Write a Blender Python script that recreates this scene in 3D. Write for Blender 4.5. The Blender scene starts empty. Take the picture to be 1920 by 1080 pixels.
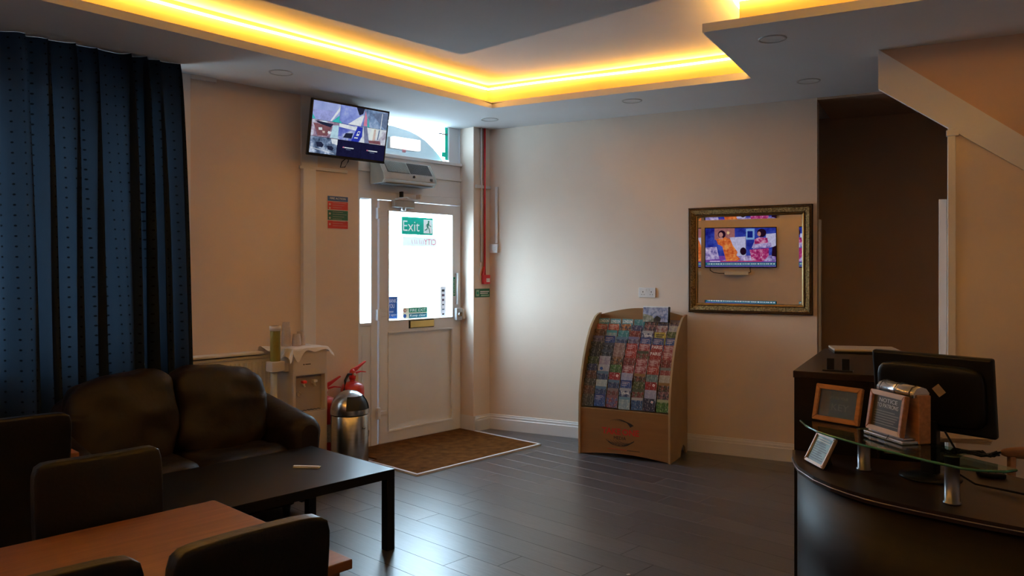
import bpy, bmesh, math, random
from mathutils import Vector, Matrix, noise
from mathutils.geometry import tessellate_polygon
random.seed(7)
sc = bpy.context.scene
COL = sc.collection
R = math.radians
# ------------------------------------------------------------------ camera
EYE = 1.55
cam_d = bpy.data.cameras.new('camera'); cam = bpy.data.objects.new('camera', cam_d); COL.objects.link(cam)
cam.location = (0, 0, EYE); cam.rotation_euler = (R(90), 0, 0)
cam_d.sensor_width = 36; cam_d.lens = 1470 / 1920 * 36
cam_d.shift_y = -35 / 1920; cam_d.clip_start = 0.05
sc.camera = cam
# ------------------------------------------------------------------ exposure and sky
sc.view_settings.view_transform = 'Standard'
try: sc.view_settings.look = 'None'
except Exception: pass
sc.view_settings.exposure = -0.60
sc.view_settings.gamma = 1.0
sc.view_settings.use_curve_mapping = False
SKY = 50.0
LED = 88.0
world = bpy.data.worlds.new('overcast_sky'); sc.world = world; world.use_nodes = True
wb = world.node_tree.nodes['Background']; wb.inputs[0].default_value = (0.60, 0.81, 1.0, 1); wb.inputs[1].default_value = SKY
sc.cycles.max_bounces = 8; sc.cycles.diffuse_bounces = 5; sc.cycles.transparent_max_bounces = 12
sc.cycles.sample_clamp_indirect = 8
sc.cycles.caustics_reflective = False; sc.cycles.caustics_refractive = False
# ------------------------------------------------------------------ the two wall frames
D0 = Vector((-0.529, 7.631)); UL = Vector((-.684, -.7295)); NN = Vector((.7295, -.684))
C0 = Vector((-0.203, 7.646)); SS = Vector((.880, -.475)); WW = Vector((-.475, -.880))
ROTA = math.atan2(.7295, .684); ROTB = math.atan2(-.475, .880)
def PA(u, v, z=0.0):
    p = D0 + UL * u + NN * v; return Vector((p.x, p.y, z))
def PB(s, w, z=0.0):
    p = C0 + SS * s + WW * w; return Vector((p.x, p.y, z))
# daylight portals at the openings (they only guide sampling of the sky)
def portal(name, loc, rot, sx, sy):
    l = bpy.data.lights.new(name, 'AREA'); l.shape = 'RECTANGLE'; l.size = sx; l.size_y = sy
    l.cycles.is_portal = True
    o = bpy.data.objects.new(name, l); COL.objects.link(o); o.location = loc; o.rotation_euler = (R(-90), 0, rot)
portal('door_portal', PA(.56, -.12, 1.55), ROTA, 1.6, 2.9)
portal('window_portal', PA(4.1, -.12, 1.8), ROTA, 2.7, 1.9)

# ------------------------------------------------------------------ materials
MATS = {}
def srgb(r, g, b):
    f = lambda c: ((c / 255) / 12.92) if c / 255 <= .04045 else ((c / 255 + .055) / 1.055) ** 2.4
    return (f(r), f(g), f(b))
def mat(name, col, rough=.6, metal=0, var=.06, scale=8, bump=0, bscale=60, coat=0, emit=None, estr=0, stretch=None, trans=0, alpha=None, spec=.5):
    if name in MATS: return MATS[name]
    m = bpy.data.materials.new(name); m.use_nodes = True; nt = m.node_tree; N = nt.nodes; L = nt.links
    b = N['Principled BSDF']
    b.inputs['Roughness'].default_value = rough; b.inputs['Metallic'].default_value = metal
    b.inputs['Coat Weight'].default_value = coat; b.inputs['Coat Roughness'].default_value = .36; b.inputs['Specular IOR Level'].default_value = spec
    if trans: b.inputs['Transmission Weight'].default_value = trans
    if emit:
        b.inputs['Emission Color'].default_value = (*emit, 1); b.inputs['Emission Strength'].default_value = estr
    tc = N.new('ShaderNodeTexCoord'); mp = N.new('ShaderNodeMapping'); L.new(tc.outputs['Object'], mp.inputs[0])
    if stretch: mp.inputs['Scale'].default_value = stretch
    nz = N.new('ShaderNodeTexNoise'); nz.inputs['Scale'].default_value = scale; nz.inputs['Detail'].default_value = 4
    L.new(mp.outputs[0], nz.inputs[0])
    cr = N.new('ShaderNodeValToRGB'); e = cr.color_ramp.elements
    e[0].position = .3; e[1].position = .7
    e[0].color = (*[max(0, c * (1 - var)) for c in col], 1); e[1].color = (*[min(1, c * (1 + var)) for c in col], 1)
    L.new(nz.outputs[0], cr.inputs[0]); L.new(cr.outputs[0], b.inputs['Base Color'])
    if bump:
        n2 = N.new('ShaderNodeTexNoise'); n2.inputs['Scale'].default_value = bscale; n2.inputs['Detail'].default_value = 3
        L.new(mp.outputs[0], n2.inputs[0])
        bp = N.new('ShaderNodeBump'); bp.inputs['Strength'].default_value = bump; bp.inputs['Distance'].default_value = .01
        L.new(n2.outputs[0], bp.inputs['Height']); L.new(bp.outputs[0], b.inputs['Normal'])
    MATS[name] = m; return m
cream = mat('cream_wall_paint', (.78, .655, .55), .75, var=.025, scale=3, bump=.08, bscale=90)
ceil_m = mat('white_ceiling_paint', (.82, .83, .85), .8, var=.02, scale=2, bump=.05)
hall_m = mat('shaded_hall_tan', (.50, .33, .22), .8, var=.03, scale=3)  # dimness of the unlit hall is put into this darker tan
peach_m = mat('peach_wall_paint', (.74, .52, .38), .8, var=.03, scale=3)
white_t = mat('white_gloss_trim', (.78, .77, .77), .35, var=.02)
upvc = mat('white_upvc', (.84, .86, .90), .28, var=.015)
cove_m = mat('led_tinted_cove', (.48, .34, .16), .7, var=.03, scale=4)  # orange of the LED glow is put into the upstand colour
led_m = mat('amber_led_rope', (1, .6, .1), .5, emit=(1, .50, .085), estr=LED)
floor_ms = [mat('dark_laminate_%s' % n, c, .34, var=.28, scale=5, coat=.55, stretch=(1.2, 14, 1), bump=.05, bscale=14)
            for n, c in zip(('a', 'b', 'c', 'd'), ((.050, .047, .052), (.060, .055, .060), (.042, .040, .046), (.068, .062, .066)))]
underlay = mat('dark_underfloor', (.02, .018, .018), .6)
coir = mat('brown_coir', (.125, .046, .010), .95, spec=.08, var=.35, scale=14, bump=.6, bscale=350)
alu = mat('aluminium', (.75, .76, .78), .3, 1, var=.03)
steel = mat('brushed_steel', (.50, .50, .49), .26, 1, var=.08, scale=4, stretch=(1, 1, 30))
black_pl = mat('black_plastic', (.005, .005, .006), .38, spec=.3)
dark_void = mat('black_void', (.006, .006, .006), .7)
black_tb = mat('black_brown_foil', (.006, .0055, .0065), .32, spec=.26, var=.1)
sofa_m = mat('dark_brown_leather', (.012, .0072, .0055), .52, spec=.24, var=.25, scale=6, bump=.25, bscale=25)
chair_m = mat('brown_black_leather', (.0045, .0035, .004), .42, spec=.28, var=.15, scale=6, bump=.12, bscale=80)
chair_leg_m = mat('dark_wood_leg', (.04, .022, .014), .4, var=.2)
oak = mat('orange_oak', (.225, .085, .034), .45, var=.18, scale=4, stretch=(1, 12, 12), bump=.05, bscale=20)
oak_edge = mat('orange_oak_edge', (.20, .08, .032), .45, var=.2, scale=6)
beech = mat('beech_board', (.235, .122, .046), .55, spec=.3, var=.08, scale=3, stretch=(1, 1, 8))
beech_edge = mat('beech_edge', (.38, .25, .13), .5, var=.06)
wenge = mat('dark_wenge', (.009, .005, .0045), .48, spec=.22, var=.25, scale=5, stretch=(1, 1, 10))
wenge_top = mat('wenge_top', (.020, .010, .008), .38, spec=.35, var=.25, scale=5, stretch=(10, 1, 1))
frame_wood = mat('honey_wood', (.42, .19, .08), .45, var=.2, scale=12, stretch=(1, 6, 6), bump=.1)
pale_wood = mat('pale_wood', (.58, .40, .25), .45, var=.15, scale=12)
red_m = mat('extinguisher_red', (.50, .015, .012), .3, var=.04, coat=.4)
red_p = mat('red_plastic', (.62, .03, .035), .4)
white_p = mat('white_plastic', (.74, .73, .72), .4, var=.02)
cooler_m = mat('cooler_white', (.66, .60, .58), .4, var=.02)
cooler_g = mat('cooler_grey', (.42, .37, .36), .45, var=.03)
grille_d = mat('dark_grille', (.10, .11, .12), .5)
brass = mat('brass', (.72, .50, .18), .3, 1, var=.06)
gold = mat('antique_gold', (.26, .17, .07), .36, 1, var=.7, scale=90, bump=1.0, bscale=150)
gold_lip = mat('gold_lip', (.42, .28, .12), .3, 1, var=.15, scale=20)
dark_gold = mat('dark_bronze', (.07, .035, .018), .4, .5, var=.3, scale=40)
mirror_m = mat('mirror_silver', (.90, .90, .90), .0, 1, var=0)
paper = mat('white_paper', (.80, .80, .80), .7, var=.03)
cloth_m = mat('white_cloth', (.86, .84, .84), .9, var=.04, bump=.3, bscale=120)
green_s = mat('safety_green', (.0, .30, .17), .5, var=.04)
blue_s = mat('sign_blue', (.015, .075, .27), .5, var=.06)
red_s = mat('sign_red', (.50, .03, .03), .5, var=.05)
ink_w = mat('white_ink', (.82, .84, .82), .6, var=.02)
ink_k = mat('black_ink', (.015, .013, .012), .6)
ink_r = mat('red_ink', (.50, .022, .014), .6, var=.1)
ink_pr = mat('faded_red_ink', (.75, .25, .28), .6, var=.1)
green_iron = mat('green_paint', (.01, .32, .20), .5)
grey_iron = mat('grey_iron', (.22, .24, .25), .5)
pave = mat('pavement_concrete', (.55, .55, .54), .9, var=.08, scale=2, bump=.2)
card_dark = mat('dark_card', (.045, .045, .04), .3, var=.4, scale=10)
card_daylit = mat('daylight_tinted_card', (.14, .26, .34), .55, var=.7, scale=14)  # blue tone stands in for daylight reflected off the card
silver = mat('silver_sheet', (.55, .56, .60), .25, .8, var=.05)
amber = mat('amber_plastic', (.55, .25, .05), .3)
key_pink = mat('pale_pink_key', (.60, .42, .42), .5)
lens_m = mat('downlight_lens', (.78, .79, .80), .5)
lamp_ring = mat('downlight_ring', (.50, .50, .50), .35, .3)
elight = mat('emergency_diffuser', (.9, .9, .9), .5, emit=(.9, .97, 1), estr=2.2)

def add_nodes_mat(name, build):
    if name in MATS: return MATS[name]
    m = bpy.data.materials.new(name); m.use_nodes = True; nt = m.node_tree
    for n in list(nt.nodes):
        if n.type != 'OUTPUT_MATERIAL': nt.nodes.remove(n)
    build(nt, [n for n in nt.nodes if n.type == 'OUTPUT_MATERIAL'][0]); MATS[name] = m; return m
def fresnel(N, L, ior):
    # both faces of a thin pane reflect alike
    fr = N.new('ShaderNodeFresnel'); ge = N.new('ShaderNodeNewGeometry'); mr = N.new('ShaderNodeMapRange')
    mr.inputs['To Min'].default_value = ior; mr.inputs['To Max'].default_value = 1 / ior
    L.new(ge.outputs['Backfacing'], mr.inputs[0]); L.new(mr.outputs[0], fr.inputs[0]); return fr
def _glass(nt, out):
    N, L = nt.nodes, nt.links
    t = N.new('ShaderNodeBsdfTransparent'); t.inputs[0].default_value = (.93, .96, .96, 1)
    g = N.new('ShaderNodeBsdfGlossy'); g.inputs[1].default_value = .02
    fr = fresnel(N, L, 1.45)
    mx = N.new('ShaderNodeMixShader'); L.new(fr.outputs[0], mx.inputs[0]); L.new(t.outputs[0], mx.inputs[1]); L.new(g.outputs[0], mx.inputs[2])
    L.new(mx.outputs[0], out.inputs[0])
glass = add_nodes_mat('clear_glass', _glass)
def _gglass(nt, out):
    N, L = nt.nodes, nt.links
    t = N.new('ShaderNodeBsdfTransparent'); t.inputs[0].default_value = (.72, .88, .82, 1)
    g = N.new('ShaderNodeBsdfGlossy'); g.inputs[1].default_value = .02
    fr = fresnel(N, L, 1.5)
    mx = N.new('ShaderNodeMixShader'); L.new(fr.outputs[0], mx.inputs[0]); L.new(t.outputs[0], mx.inputs[1]); L.new(g.outputs[0], mx.inputs[2])
    L.new(mx.outputs[0], out.inputs[0])
shelf_glass = add_nodes_mat('green_tinted_glass', _gglass)
def tint(name, col, k=.5, rough=.3):
    def f(nt, out):
        N, L = nt.nodes, nt.links
        t = N.new('ShaderNodeBsdfTransparent'); t.inputs[0].default_value = (*col, 1)
        d = N.new('ShaderNodeBsdfPrincipled'); d.inputs['Base Color'].default_value = (*col, 1); d.inputs['Roughness'].default_value = rough
        nz = N.new('ShaderNodeTexNoise'); nz.inputs['Scale'].default_value = 9
        mx = N.new('ShaderNodeMixShader'); mr = N.new('ShaderNodeMapRange'); mr.inputs['To Min'].default_value = k - .08; mr.inputs['To Max'].default_value = k + .08
        L.new(nz.outputs[0], mr.inputs[0]); L.new(mr.outputs[0], mx.inputs[0]); L.new(t.outputs[0], mx.inputs[1]); L.new(d.outputs[0], mx.inputs[2]); L.new(mx.outputs[0], out.inputs[0])
    return add_nodes_mat(name, f)
cup_m = tint('clear_plastic_cup', (.82, .76, .74), .45)
tube_m = tint('lime_tube', (.36, .30, .06), .6)
def _curtain(nt, out):
    N, L = nt.nodes, nt.links
    uv = N.new('ShaderNodeTexCoord')
    sep = N.new('ShaderNodeSeparateXYZ'); L.new(uv.outputs['UV'], sep.inputs[0])
    def cell(sock, size, off=0):
        a = N.new('ShaderNodeMath'); a.operation = 'DIVIDE'; L.new(sock, a.inputs[0]); a.inputs[1].default_value = size
        f = N.new('ShaderNodeMath'); f.operation = 'FRACT'; L.new(a.outputs[0], f.inputs[0])
        s = N.new('ShaderNodeMath'); s.operation = 'SUBTRACT'; L.new(f.outputs[0], s.inputs[0]); s.inputs[1].default_value = .5
        m = N.new('ShaderNodeMath'); m.operation = 'MULTIPLY'; L.new(s.outputs[0], m.inputs[0]); m.inputs[1].default_value = size
        return m
    x = cell(sep.outputs[0], .055); y = cell(sep.outputs[1], .06)
    px = N.new('ShaderNodeMath'); px.operation = 'MULTIPLY'; L.new(x.outputs[0], px.inputs[0]); L.new(x.outputs[0], px.inputs[1])
    py = N.new('ShaderNodeMath'); py.operation = 'MULTIPLY'; L.new(y.outputs[0], py.inputs[0]); L.new(y.outputs[0], py.inputs[1])
    s = N.new('ShaderNodeMath'); s.operation = 'ADD'; L.new(px.outputs[0], s.inputs[0]); L.new(py.outputs[0], s.inputs[1])
    lt = N.new('ShaderNodeMath'); lt.operation = 'LESS_THAN'; L.new(s.outputs[0], lt.inputs[0]); lt.inputs[1].default_value = .0055 ** 2
    d = N.new('ShaderNodeBsdfDiffuse')
    c = N.new('ShaderNodeMix'); c.data_type = 'RGBA'; L.new(lt.outputs[0], c.inputs[0]); c.inputs[6].default_value = (.012, .018, .030, 1); c.inputs[7].default_value = (.004, .005, .008, 1)
    L.new(c.outputs[2], d.inputs[0])
    t = N.new('ShaderNodeBsdfTranslucent')
    c2 = N.new('ShaderNodeMix'); c2.data_type = 'RGBA'; L.new(lt.outputs[0], c2.inputs[0]); c2.inputs[6].default_value = (.0018, .0030, .0046, 1); c2.inputs[7].default_value = (.0002, .0002, .0003, 1)
    L.new(c2.outputs[2], t.inputs[0])
    a = N.new('ShaderNodeAddShader'); L.new(d.outputs[0], a.inputs[0]); L.new(t.outputs[0], a.inputs[1]); L.new(a.outputs[0], out.inputs[0])
curtain_m = add_nodes_mat('navy_dotted_curtain', _curtain)
def vinyl(name, col, k=.02, dif=None):
    """thin printed film or frosted board: some daylight passes through"""
    dif = dif or col
    def f(nt, out):
        N, L = nt.nodes, nt.links
        d = N.new('ShaderNodeBsdfPrincipled'); d.inputs['Roughness'].default_value = .4
        nz = N.new('ShaderNodeTexNoise'); nz.inputs['Scale'].default_value = 12
        cr = N.new('ShaderNodeValToRGB'); cr.color_ramp.elements[0].color = (*[c * .94 for c in dif], 1); cr.color_ramp.elements[1].color = (*[min(1, c * 1.06) for c in dif], 1)
        L.new(nz.outputs[0], cr.inputs[0]); L.new(cr.outputs[0], d.inputs['Base Color'])
        t = N.new('ShaderNodeBsdfTranslucent'); t.inputs[0].default_value = (*[c * k for c in col], 1)
        a = N.new('ShaderNodeAddShader'); L.new(d.outputs[0], a.inputs[0]); L.new(t.outputs[0], a.inputs[1]); L.new(a.outputs[0], out.inputs[0])
    return add_nodes_mat(name, f)
def screen_mat(name, c1, c2, c3, scale=6, strength=1.0, stretch=(1, 1, 1), detail=6):
    def f(nt, out):
        N, L = nt.nodes, nt.links
        tc = N.new('ShaderNodeTexCoord'); mp = N.new('ShaderNodeMapping'); mp.inputs['Scale'].default_value = stretch
        L.new(tc.outputs['Object'], mp.inputs[0])
        nz = N.new('ShaderNodeTexNoise'); nz.inputs['Scale'].default_value = scale; nz.inputs['Detail'].default_value = detail; nz.inputs['Roughness'].default_value = .65
        L.new(mp.outputs[0], nz.inputs[0])
        cr = N.new('ShaderNodeValToRGB'); e = cr.color_ramp.elements; e[0].position = .34; e[1].position = .66
        e[0].color = (*c1, 1); e[1].color = (*c3, 1); x = e.new(.5); x.color = (*c2, 1)
        L.new(nz.outputs[0], cr.inputs[0])
        em = N.new('ShaderNodeEmission'); em.inputs[1].default_value = strength; L.new(cr.outputs[0], em.inputs[0]); L.new(em.outputs[0], out.inputs[0])
    return add_nodes_mat(name, f)
def glow(name, c, s=1.0):
    return screen_mat(name, tuple(x * .8 for x in c), c, tuple(min(1, x * 1.15) for x in c), 30, s)
def leaf_mat(key, c1, c2, band=None):
    """Leaflet cover: a printed picture of two colours with a band of print across the top."""
    def f(nt, out):
        N, L = nt.nodes, nt.links
        b = N.new('ShaderNodeBsdfPrincipled'); b.inputs['Roughness'].default_value = .28; L.new(b.outputs[0], out.inputs[0])
        tc = N.new('ShaderNodeTexCoord'); sep = N.new('ShaderNodeSeparateXYZ'); L.new(tc.outputs['Object'], sep.inputs[0])
        nz = N.new('ShaderNodeTexNoise'); nz.inputs['Scale'].default_value = 34; nz.inputs['Detail'].default_value = 3; L.new(tc.outputs['Object'], nz.inputs[0])
        cr = N.new('ShaderNodeValToRGB'); e = cr.color_ramp.elements; e[0].position = .42; e[1].position = .60; e[0].color = (*c1, 1); e[1].color = (*c2, 1)
        L.new(nz.outputs[0], cr.inputs[0])
        # lines of small print
        wv = N.new('ShaderNodeTexNoise'); wv.inputs['Scale'].default_value = 1; mp = N.new('ShaderNodeMapping'); mp.inputs['Scale'].default_value = (120, 1, 60)
        L.new(tc.outputs['Object'], mp.inputs[0]); L.new(mp.outputs[0], wv.inputs[0])
        gt = N.new('ShaderNodeMath'); gt.operation = 'GREATER_THAN'; gt.inputs[1].default_value = .6; L.new(wv.outputs[0], gt.inputs[0])
        md = N.new('ShaderNodeMath'); md.operation = 'MULTIPLY'; md.inputs[1].default_value = .35; L.new(gt.outputs[0], md.inputs[0])
        mx = N.new('ShaderNodeMix'); mx.data_type = 'RGBA'; L.new(md.outputs[0], mx.inputs[0]); L.new(cr.outputs[0], mx.inputs[6]); mx.inputs[7].default_value = (.7, .7, .68, 1)
        if band:
            g2 = N.new('ShaderNodeMath'); g2.operation = 'GREATER_THAN'; g2.inputs[1].default_value = -.022; L.new(sep.outputs[2], g2.inputs[0])
            m2 = N.new('ShaderNodeMix'); m2.data_type = 'RGBA'; L.new(g2.outputs[0], m2.inputs[0]); L.new(mx.outputs[2], m2.inputs[6]); m2.inputs[7].default_value = (*band, 1)
            L.new(m2.outputs[2], b.inputs['Base Color'])
        else: L.new(mx.outputs[2], b.inputs['Base Color'])
    return add_nodes_mat('cover_' + key, f)

# ------------------------------------------------------------------ mesh helpers
class MB:
    def __init__(s): s.bm = bmesh.new(); s.mats = []
    def mi(s, m):
        if m not in s.mats: s.mats.append(m)
        return s.mats.index(m)
    def _tag(s, faces, m, smooth=False):
        i = s.mi(m) if m else 0
        for f in faces: f.material_index = i; f.smooth = smooth
    def box(s, x0, x1, y0, y1, z0, z1, m=None, bev=0, seg=2, M=None):
        b2 = bmesh.new()
        vs = [b2.verts.new((x, y, z)) for x in (x0, x1) for y in (y0, y1) for z in (z0, z1)]
        for f in ((0, 1, 3, 2), (4, 6, 7, 5), (0, 4, 5, 1), (2, 3, 7, 6), (0, 2, 6, 4), (1, 5, 7, 3)): b2.faces.new([vs[i] for i in f])
        if bev: bmesh.ops.bevel(b2, geom=b2.edges[:], offset=bev, segments=seg, affect='EDGES', profile=.5)
        s.merge(b2, m, M, smooth=False); return s
    def merge(s, b2, m, M=None, smooth=False):
        if M: bmesh.ops.transform(b2, matrix=M, verts=b2.verts)
        mp = {v: s.bm.verts.new(v.co) for v in b2.verts}; i = s.mi(m) if m else 0
        for f in b2.faces:
            try: g = s.bm.faces.new([mp[v] for v in f.verts]); g.material_index = i; g.smooth = smooth or f.smooth
            except ValueError: pass
        b2.free()
    def prism(s, pts, axis, a, b, m=None, bev=0, smooth=False, M=None):
        """polygon pts (2D) extruded along axis x/y/z from a to b"""
        b2 = bmesh.new()
        def mk(p, t): return {'x': (t, p[0], p[1]), 'y': (p[0], t, p[1]), 'z': (p[0], p[1], t)}[axis]
        lo = [b2.verts.new(mk(p, a)) for p in pts]; hi = [b2.verts.new(mk(p, b)) for p in pts]
        b2.faces.new(lo[::-1]); b2.faces.new(hi); n = len(pts)
        for k in range(n):
            f = b2.faces.new([lo[k], lo[(k + 1) % n], hi[(k + 1) % n], hi[k]]); f.smooth = smooth
        if bev: bmesh.ops.bevel(b2, geom=b2.edges[:], offset=bev, segments=2, affect='EDGES')
        bmesh.ops.recalc_face_normals(b2, faces=b2.faces)
        s.merge(b2, m, M); return s
    def lathe(s, prof, m=None, n=28, c=(0, 0, 0), a0=0, a1=2 * math.pi, smooth=True, M=None):
        b2 = bmesh.new(); rings = []
        full = abs(a1 - a0 - 2 * math.pi) < 1e-6; k = n if full else n + 1
        for r_, z in prof:
            if r_ < 1e-6: rings.append([b2.verts.new((c[0], c[1], c[2] + z))])
            else: rings.append([b2.verts.new((c[0] + r_ * math.cos(a0 + (a1 - a0) * j / n), c[1] + r_ * math.sin(a0 + (a1 - a0) * j / n), c[2] + z)) for j in range(k)])
        for i in range(len(rings) - 1):
            A, B_ = rings[i], rings[i + 1]
            for j in range(n):
                j2 = (j + 1) % n if full else j + 1
                q = [A[0 if len(A) == 1 else j], A[0 if len(A) == 1 else j2], B_[0 if len(B_) == 1 else j2], B_[0 if len(B_) == 1 else j]]
                q2 = []
                for v in q:
                    if v not in q2: q2.append(v)
                if len(q2) > 2:
                    try: f = b2.faces.new(q2); f.smooth = smooth
                    except ValueError: pass
        bmesh.ops.recalc_face_normals(b2, faces=b2.faces)
        s.merge(b2, m, M); return s
    def tube(s, pts, r_, m=None, n=8, closed=False, M=None):
        pts = [Vector(p) for p in pts]; b2 = bmesh.new(); rings = []
        for i, p in enumerate(pts):
            if closed: t = pts[(i + 1) % len(pts)] - pts[i - 1]
            else: t = pts[min(i + 1, len(pts) - 1)] - pts[max(i - 1, 0)]
            t.normalize(); up = Vector((0, 0, 1)) if abs(t.z) < .95 else Vector((1, 0, 0))
            a = t.cross(up).normalized(); b = t.cross(a)
            rr = r_[i] if isinstance(r_, (list, tuple)) else r_
            rings.append([b2.verts.new(p + a * rr * math.cos(2 * math.pi * j / n) + b * rr * math.sin(2 * math.pi * j / n)) for j in range(n)])
        rg = range(len(pts)) if closed else range(len(pts) - 1)
        for i in rg:
            A, B_ = rings[i], rings[(i + 1) % len(pts)]
            for j in range(n):
                f = b2.faces.new([A[j], A[(j + 1) % n], B_[(j + 1) % n], B_[j]]); f.smooth = True
        if not closed:
            b2.faces.new(rings[0][::-1]); b2.faces.new(rings[-1])
        bmesh.ops.recalc_face_normals(b2, faces=b2.faces)
        s.merge(b2, m, M); return s
    def soft(s, c, d, m=None, p=5, seg=10, wr=0, wf=5, seed=0, sag=None):
        """puffy box: cube mapped to a p-norm ball, with wrinkles"""
        b2 = bmesh.new(); bmesh.ops.create_cube(b2, size=2)
        bmesh.ops.subdivide_edges(b2, edges=b2.edges[:], cuts=seg, use_grid_fill=True)
        for v in b2.verts:
            q = v.co; k = (abs(q.x) ** p + abs(q.y) ** p + abs(q.z) ** p) ** (1 / p)
            q = q / k * 1.0
            w = Vector((c[0] + q.x * d[0] / 2, c[1] + q.y * d[1] / 2, c[2] + q.z * d[2] / 2))
            if sag: w = sag(w, q)
            if wr:
                nn = noise.noise(w * wf + Vector((seed, seed * 2, 0))) + .5 * noise.noise(w * wf * 2.3 + Vector((0, seed, 3)))
                w += q.normalized() * nn * wr
            v.co = w
        for f in b2.faces: f.smooth = True
        s.merge(b2, m); return s
    def poly(s, pts, m=None):
        f = s.bm.faces.new([s.bm.verts.new(p) for p in pts]); f.material_index = s.mi(m) if m else 0; return s
    def grid(s, fn, nu, nv, m=None, uv=None):
        vs = [[s.bm.verts.new(fn(i / nu, j / nv)) for j in range(nv + 1)] for i in range(nu + 1)]; i_ = s.mi(m) if m else 0
        fs = []
        for i in range(nu):
            for j in range(nv):
                f = s.bm.faces.new([vs[i][j], vs[i + 1][j], vs[i + 1][j + 1], vs[i][j + 1]]); f.material_index = i_; f.smooth = True; fs.append((f, i, j))
        if uv:
            lay = s.bm.loops.layers.uv.verify()
            for f, i, j in fs:
                for lp, (a, b) in zip(f.loops, ((i, j), (i + 1, j), (i + 1, j + 1), (i, j + 1))): lp[lay].uv = uv(a / nu, b / nv)
        return s
    def mesh(s, name):
        me = bpy.data.meshes.new(name); s.bm.to_mesh(me); s.bm.free()
        for m in s.mats: me.materials.append(m)
        return me
    def obj(s, name, m=None, parent=None, loc=None, rot=None, label=None, kind=None):
        if m and not s.mats: s.mats = [m]
        o = bpy.data.objects.new(name, s.mesh(name)); COL.objects.link(o)
        if parent: o.parent = parent
        if loc is not None: o.location = loc
        if rot is not None: o.rotation_euler = rot
        if label: o['label'] = label
        if kind: o['kind'] = kind
        return o
def tag(o, label, cat, group=None):
    o['label'] = label; o['category'] = cat
    if group: o['group'] = group
    return o
def thing(name, label, cat, loc, rotz=0, group=None):
    o = bpy.data.objects.new(name, None); COL.objects.link(o); o.empty_display_size = .1
    o.location = loc; o.rotation_euler = (0, 0, rotz); return tag(o, label, cat, group)
def struct(o): o['kind'] = 'structure'; return o
def copy_tree(o, parent=None):
    c = o.copy(); COL.objects.link(c)
    if parent: c.parent = parent
    for ch in o.children: copy_tree(ch, c)
    return c
def text_mb(s, width, height=None, m=None, x=0, y=0, z=0, mirror=False, mb=None, depth=.0003, bold=0.0, tracking=1.0):
    """lettering in the xz plane facing -y, fitted to width (and height), centred on x, z"""
    cu = bpy.data.curves.new('t', 'FONT'); cu.body = s; cu.align_x = 'CENTER'; cu.align_y = 'CENTER'; cu.resolution_u = 3
    cu.extrude = .02; cu.offset = bold; cu.space_character = tracking
    ob = bpy.data.objects.new('t', cu); COL.objects.link(ob)
    dg = bpy.context.evaluated_depsgraph_get(); dg.update(); me = bpy.data.meshes.new_from_object(ob.evaluated_get(dg))
    bpy.data.objects.remove(ob); bpy.data.curves.remove(cu)
    xs = [v.co.x for v in me.vertices]; ys = [v.co.y for v in me.vertices]
    w0, h0 = max(xs) - min(xs), max(ys) - min(ys); cx, cy = (max(xs) + min(xs)) / 2, (max(ys) + min(ys)) / 2
    kx = width / w0; ky = (height / h0) if height else kx
    b2 = bmesh.new(); b2.from_mesh(me); bpy.data.meshes.remove(me)
    for v in b2.verts:
        X = (v.co.x - cx) * kx * (-1 if mirror else 1); Z = (v.co.y - cy) * ky
        v.co = (x + X, y - (v.co.z + .02) / .04 * depth, z + Z)
    mb = mb or MB(); mb.merge(b2, m); return mb
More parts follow.
